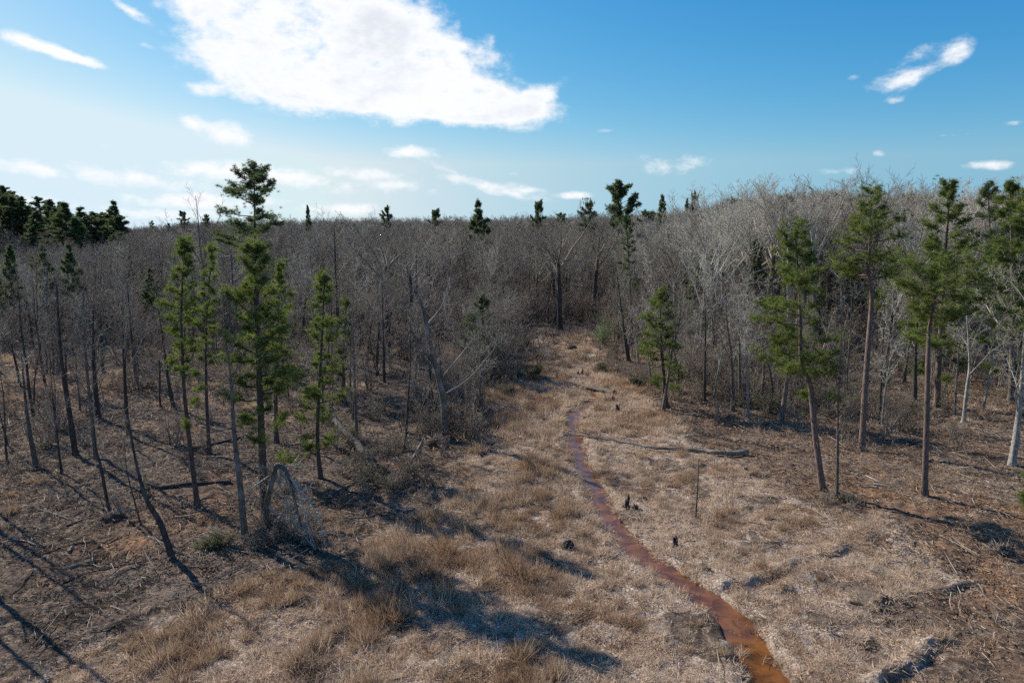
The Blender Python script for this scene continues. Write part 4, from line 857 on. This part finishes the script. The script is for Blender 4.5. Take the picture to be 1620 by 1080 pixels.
# ------------------------------------------------------------------ logs, stumps, branches
def log(pts, r0, r1, label, m=M_dead, name='fallen_log', branches=0, lift=0.0, seed=0, cat='log', pale_end=False, blen=1.2):
    rs = np.random.RandomState(seed+600); G = [hit(a, b) for a, b in pts]; rr = np.linspace(r0, r1, len(G))
    P = np.array([(g[0], g[1], max(hz(*g), float(broad(*g))-.05)+r*.7+lift) for g, r in zip(G, rr)]); base = P[0].copy(); t = thing(name, label, cat, tuple(base)); Q, _ = smooth_line([tuple(p-base) for p in P], [0]*len(P), 4); Q = np.array(Q); Q += rs.randn(*Q.shape)*np.array([.02, .02, .012])*(r0*8)
    mb = MB(); mb.tube(Q, np.linspace(r0, r1, len(Q)), 8, cap=True, rough=.18, rs=rs); mb.build('stem', m, t)
    for i in range(branches):
        p, T, _ = at_path(Q, rs.uniform(.0, .55) if branches > 4 else rs.uniform(.3, .95)); a = rs.uniform(-1.4, 1.4); U, W = frame(T); d = U*math.sin(a)+np.array([0, 0, math.cos(a)])*.7+T*rs.uniform(-.6, .3); mb = MB(); K_ = wander(p, d, blen*rs.uniform(.4, 1.1), 4, .16, 0, rs); mb.tube(K_, np.linspace(.03, .008, 5), 4)
        twigs_on(mb, K_, blen, .015, rs, 2, dict(FULL, n=[0, 0, 4, 4])); mb.build('branch', m, t)
    return t
log([(1182,722),(1150,722),(1110,718),(1070,714),(1030,712),(990,703),(950,695),(912,689)], .20, .045, 'long thin fallen trunk lying across the grass to the creek, side twigs at its tip', branches=9, seed=1, lift=.12)
log([(973,627),(955,622),(935,616),(915,609),(893,602)], .24, .09, 'thick grey log spanning the upper creek', m=M_bark, branches=3, seed=2, lift=.08)
log([(1034,621),(1020,628),(1000,631),(978,629)], .05, .03, 'thin bent branch trailing from the thick log', seed=3, m=M_dead, name='fallen_branch', cat='branch')
log([(1412,972),(1398,967),(1382,962)], .09, .10, 'short dark log in the washed out ditch', m=M_char, seed=4)
log([(1345,960),(1355,962),(1362,964)], .07, .07, 'broken log end poking from matted grass', m=M_char, seed=5)
log([(592,752),(565,715),(535,680),(503,640)], .27, .2, 'big grey trunk toppled diagonally into the brush', m=M_dark, branches=7, seed=6, lift=.45, blen=1.8)
log([(250,776),(290,770),(330,766),(366,762)], .13, .09, 'dark log left of the mottled grey trunk', m=M_dark, seed=7)
log([(855,529),(870,530),(887,530)], .2, .16, 'black log at the far end of the clearing', m=M_char, seed=8)
log([(1512,627),(1550,631),(1598,634)], .09, .06, 'pale straight log in the open right wood', m=M_pale, seed=9)
log([(1345,606),(1370,610),(1395,616)], .07, .05, 'pale thin log behind the tall kinked pine', m=M_pale, seed=10)
log([(1560,760),(1580,768),(1600,770)], .04, .03, 'short pale stick near the frame edge trunk', m=M_pale, seed=11, name='fallen_branch', cat='branch')
log([(1370,754),(1390,764),(1405,768)], .05, .03, 'peeled pale branch between the two right pines', m=M_pale, seed=12, name='fallen_branch', cat='branch')
log([(300,712+0),(345,702),(385,690)], .12, .08, 'dark log beneath the thin back pine', m=M_dark, seed=13)
log([(1068,880),(1085,890),(1115,900),(1130,899)], .035, .02, 'thin dark branch beside the right bank stump', m=M_dark, seed=14, name='fallen_branch', cat='branch', branches=2, blen=.5)
log([(205,780),(255,772)], .05, .04, 'short dark branch on the black mound', m=M_dark, seed=15, name='fallen_branch', cat='branch')
log([(90,870),(130,862),(165,860)], .04, .03, 'dark stick over the tread marks at the left', m=M_dark, seed=16, name='fallen_branch', cat='branch')
log([(100,925),(150,905),(250,885)], .04, .03, 'long dark stick along the lower left soil', m=M_dark, seed=17, name='fallen_branch', cat='branch')
log([(1310,1000),(1350,1012),(1380,1024)], .025, .015, 'thin curved twig lying in the lower right grass', m=M_dark, seed=18, name='fallen_branch', cat='branch')
log([(290,960),(310,962)], .05, .04, 'small brown stick in the lower left litter', m=M_char, seed=19, name='fallen_branch', cat='branch')
log([(440,968),(475,958)], .05, .09, 'dark broken stub lying beyond the tussocks', m=M_char, seed=20, name='fallen_branch', cat='branch')
log([(825,560),(860,548),(885,543)], .08, .04, 'dark crooked limb across the narrow upper ditch', m=M_char, seed=21, name='fallen_branch', cat='branch', branches=4)
log([(810,590),(832,575),(850,560)], .06, .03, 'bare dead limb rising over the green bush', m=M_dark, seed=22, name='fallen_branch', cat='branch', lift=.9, branches=4)
log([(650,735),(668,700),(672,690)], .07, .05, 'pale snapped sapling leaning by the root mound', m=M_pale, seed=23, name='fallen_branch', cat='branch', lift=.1)
log([(110,878),(114,868)], .07, .07, 'short white peeled log end on bare clay', m=M_pale, seed=24)
log([(130,745),(160,735),(185,722)], .05, .03, 'pale stick by the paired grey trunks', m=M_pale, seed=25, name='fallen_branch', cat='branch')
RB = []
for i in range(70):
    px, py = (rnd.uniform(0, 620), rnd.uniform(590, 900)) if i < 46 else (rnd.uniform(1180, 1600), rnd.uniform(700, 860) if i % 2 else rnd.uniform(590, 700)); a = rnd.uniform(-.5, .5); l = rnd.uniform(20, 55)
    bo = log([(px, py), (px+l*.5, py+l*.5*a), (px+l, py+l*a+rnd.uniform(-4, 4))], rnd.uniform(.03, .08), .03, 'broken branch lying among litter in the open %s wood' % ('left' if i < 46 else 'right'), m=rnd.choice([M_dark, M_bark, M_dead, M_pale]), seed=40+i, name='fallen_branch', cat='branch'); bo['group'] = 'branches littering the open woods'; RB.append((bo, 'broken fallen branch'))

def stump(px, py, hpx, wpx, label, seed, spikes=4, m=M_char, name='tree_stump', cat='stump', lean=0.):
    q = hit(px, py); D = math.hypot(*q); H = hpx/1080*D; r = wpx/1080*D*.5; rs = np.random.RandomState(seed); t = thing(name, label, cat, (q[0], q[1], hz(*q)))
    k_ = 11; mb = MB(); a = np.arange(k_)/k_*2*math.pi; rings = []; zs = [-.15, 0, .25, .6, .8]
    jag = .55+.55*rs.rand(k_); jag[rs.randint(k_)] = 1.3
    for i, zf in enumerate(zs):
        rr = r*(1.5 if i < 1 else 1.3 if i == 1 else 1.0)*(1+.18*(rs.rand(k_)-.5)); zz = np.full(k_, H*zf) if i < 4 else H*jag
        rings.append(np.stack([np.cos(a)*rr+lean*zz, np.sin(a)*rr, zz], 1))
    inner = np.stack([np.cos(a)*r*.55+lean*H*.7, np.sin(a)*r*.55, H*jag*.75], 1); rings.append(inner); V = np.vstack(rings+[[[0, 0, H*.3]]]); F = []
    for i in range(len(rings)-1):
        for j in range(k_):
            A = i*k_+j; B = i*k_+(j+1) % k_; F += [(A, B, B+k_), (A, B+k_, A+k_)]
    l = (len(rings)-1)*k_
    for j in range(k_): F.append((l+j, l+(j+1) % k_, len(V)-1))
    mb.add(V, F); mb.build('stump_body', m, t)
    for i in range(spikes):
        aa = rs.rand()*6.28; mb = MB(); mb.tube(wander((math.cos(aa)*r*.8, math.sin(aa)*r*.8, H*.12), (math.cos(aa), math.sin(aa), -.15), r*2.2, 4, .15, -.12, rs), np.linspace(r*.32, r*.06, 5), 5); mb.build('root', m, t)
stump(991,803,17,8,'tall charred stump on the right creek bank', 1, lean=.1)
stump(1006,808,9,8,'low dark stump just right of the tall charred stump', 2)
stump(983,824,15,4,'thin black stub beside the water below the tall charred stump', 3, 2)
stump(1068,861,13,9,'dark square stump alone in the pale grass right of the creek', 4)
stump(977,653,14,7,'split pointed stump above the long fallen trunk', 5)
stump(972,636,10,5,'slanted brown stump at the end of the thick log', 6, m=M_dead, lean=-.35)
stump(860,665,6,5,'tiny dark stump alone in the grass left of the creek', 7, 2)
stump(921,592,10,4,'small black post like stump at the upper creek', 8, 2)
stump(914,592,7,4,'shorter black stub beside the post like stump', 9, 2)
stump(955,623,7,3,'thin dark stake in front of the thick log', 10, 1)
stump(925,662,4,4,'small dark stub by the creek bend', 11, 1)
stump(1180,748,5,7,'low brown stump near the tip of the mulch', 12, 2)
stump(628,838,6,7,'low stump where the arch shadow ends', 13, 3)
stump(1020,790,4,6,'nearly buried dark stump in the right grass', 15, 2)

# hollow stump and root mounds
def mound(px, py, wpx, hpx, label, name, m, seed, twn=60, cat='root mound'):
    q = hit(px, py); D = math.hypot(*q); r = wpx/1080*D*.5; H = hpx/1080*D; rs = np.random.RandomState(seed); t = thing(name, label, cat, (q[0], q[1], hz(*q)))
    mb = MB(); V = []; na, nl = 18, 8
    for i in range(nl):
        f = i/(nl-1); 
        for j in range(na):
            a = j/na*6.283; n_ = 1+.30*float(fbm(np.array([math.cos(a)*2+seed]), np.array([math.sin(a)*2+f*2]), 3)[0])*2; V.append((math.cos(a)*r*n_*math.cos(f*1.5), math.sin(a)*r*.7*n_*math.cos(f*1.5), H*n_*math.sin(f*1.5)-.08))
    F = []
    for i in range(nl-1):
        for j in range(na): A = i*na+j; B = i*na+(j+1) % na; F += [(A, B, B+na), (A, B+na, A+na)]
    mb.add(V, F); mb.build('earth', m, t)
    D_ = rs.randn(twn, 3); D_[:, 2] = np.abs(D_[:, 2]); D_ /= np.linalg.norm(D_, axis=1)[:, None]; mb = MB(); mb.spikes(D_*np.array([r, r*.7, H])*.8, D_+rs.randn(twn, 3)*.4, r*rs.uniform(.3, .9, twn), .012+.01*r, 3, rs.rand(twn)); mb.build('roots', M_brush, t)
kk = mat('root_earth'); nn_ = kk.noise(4, 5, .6, kk.pos()); M_earth = kk.out(kk.mix(kk.rng(nn_, .35, .7), (.035, .024, .018), (.13, .085, .06)), .95, kk.bump(nn_, 1, .1))
mound(690,706,36,17,'uprooted root ball of earth and roots below the forked snag','root_mound',M_earth,1,120)
mound(898,868,22,15,'dark hollow root stump in the grass left of the creek','root_mound',M_char,2,50)
mound(1582,872,40,8,'low black mound of mulch near the right edge','root_mound',M_earth,3,60)
mound(180,822,36,12,'black earth mound at the foot of the short dark trunk','root_mound',M_earth,4,90)
mound(1374,606,14,8,'small dark root ball behind the tall kinked pine','root_mound',M_earth,5,40)
mound(905,553,16,7,'dark earth clod by the narrow upper ditch','root_mound',M_earth,6,40)

# thin pole standing in the grass
def pole():
    q = hit(1101, 818); z = hz(*q); h = top_at(1102, 726, q[1])[2]-z; t = thing('wooden_pole', 'thin bare upright pole standing alone in the pale grass', 'pole', (q[0], q[1], z)); rs = np.random.RandomState(2)
    mb = MB(); mb.tube(wander((0, 0, -.3), (-.01, 0, 1), h+.3, 8, .012, .02, rs), np.linspace(.045, .018, 9), 7, cap=True, rough=.2, rs=rs); mb.build('shaft', M_dark, t); mb = MB(); mb.tube(wander((0, 0, h*.12), (.7, -.2, .8), .18, 2, .1, 0, rs), [.015, .01, .005], 4); mb.build('twig_stub', M_dark, t)
pole()

# far man-made things: two utility poles and a lattice mast
def utility_pole(px, ytop, ybase, Y, label):
    a = top_at(px, ytop, Y); g = float(broad(a[0], Y)); H = a[2]-g; t = thing('utility_pole', label, 'utility pole', (a[0], Y, g)); mb = MB(); mb.tube([(0, 0, -.2), (0, 0, H*.5), (0, 0, H)], [.17, .15, .12], 8, cap=True); mb.build('post', M_bark, t)
    for zz in (H-.35,):
        mb = MB(); mb.tube([(-1.1, 0, zz), (0, 0, zz+.01), (1.1, 0, zz)], [.09]*3, 4, cap=True); mb.build('crossarm', M_pale, t)
    for xx in (-1.0, 0, 1.0):
        mb = MB(); mb.tube([(xx, 0, H-.3), (xx, 0, H-.05)], [.05, .035], 6, cap=True); mb.build('insulator', M_pale, t)
utility_pole(365,402,470,92,'wooden pole with a pale crossarm left of the thick bright green pine')
utility_pole(371,455,500,72,'shorter wooden pole with a pale crossarm among thin trunks')
def mast():
    Y = 420; a = top_at(928, 312, Y); g = float(broad(a[0], Y)); H = a[2]-g; t = thing('radio_mast', 'tiny lattice mast above the distant treetops', 'mast', (a[0], Y, g)); mb = MB(); k3 = [(math.cos(i*2.094)*1.1, math.sin(i*2.094)*1.1) for i in range(3)]
    for x, y in k3: mb.tube([(x, y, 0), (x*.5, y*.5, H)], [.14, .10], 4, cap=True)
    n = 18
    for i in range(n):
        for j in range(3):
            z0 = H*i/n; z1 = H*(i+1)/n; s0 = 1-.5*i/n; s1 = 1-.5*(i+1)/n; p = k3[j]; q = k3[(j+1) % 3]; mb.tube([(p[0]*s0, p[1]*s0, z0), (q[0]*s1, q[1]*s1, z1)], [.05, .05], 3)
    mb.build('lattice', M_dead, t)
    for z_, w in ((H-1, 2.4), (H-3.5, 1.8)):
        mb = MB(); mb.tube([(-w, 0, z_), (w, 0, z_)], [.12, .12], 4, cap=True)
        for x in (-w, -w*.4, w*.4, w): mb.tube([(x, 0, z_-.9), (x, 0, z_+.9)], [.16, .16], 5, cap=True)
        mb.build('antenna_array', M_dead, t)
mast()
ANCH = [(58,738,'shattered edge trunk'),(120,722,'dark straight trunk'),(217,608,'dark slender trunk'),(313,800,'slender pine'),(421,832,'thickest left pine'),(508,760,'dark green pine'),(608,605,'shade footed trunk'),(704,694,'forked snag'),
 (772,590,'thicket evergreen'),(883,520,'arching limbed tree'),(945,500,'crossing limbed tree'),(1055,645,'short dark pine'),(1115,642,'straight thin trunk'),(1184,664,'pale twin trunk'),(1303,777,'crooked pine'),(1364,710,'kinked tall pine'),(1462,785,'flat crowned pine'),(1524,671,'sinuous pale tree'),(1602,632,'frame edge pine')]
ORD = ['first', 'second', 'third', 'fourth', 'fifth', 'sixth', 'seventh', 'eighth', 'ninth', 'tenth', 'eleventh', 'twelfth', 'thirteenth', 'fourteenth', 'fifteenth', 'sixteenth', 'seventeenth', 'eighteenth', 'nineteenth', 'twentieth', 'twentyfirst', 'twentysecond', 'twentythird', 'last']
def relabel(items, dmax=None):
    D = {}
    for o, adj in items:
        x, y, z = o.location; px = 810+1080*x/(y*math.cos(PITCH)+(CAMH-z)*math.sin(PITCH)); an = min(ANCH, key=lambda a: abs(a[0]-px)); ax, ay = hit(an[0], an[1]); dx = px-an[0]; dy = y-ay
        near = 'level with' if abs(dy) < 4 else ('just behind' if 0 < dy < 14 else ('far behind' if dy > 45 else ('behind' if dy > 0 else 'before')))
        side = '' if abs(dx) < 12 else (' left of' if dx < 0 else ' right of')
        if side and near == 'level with': near = 'just'
        D.setdefault((adj, near, an[2], side), []).append((px, o))
    for (adj, near, an, side), L_ in D.items():
        L_.sort(key=lambda t: t[0])
        for i, (px, o) in enumerate(L_):
            o['label'] = ('%s %s%s the %s' % (adj, near, side, an)) if len(L_) == 1 else ('%s %s from left, %s%s the %s' % (ORD[min(i, len(ORD)-1)], adj, near, side, an))
relabel(RL); relabel(RP); relabel(RB)
print('tris', sum(len(m.polygons) for m in bpy.data.meshes))
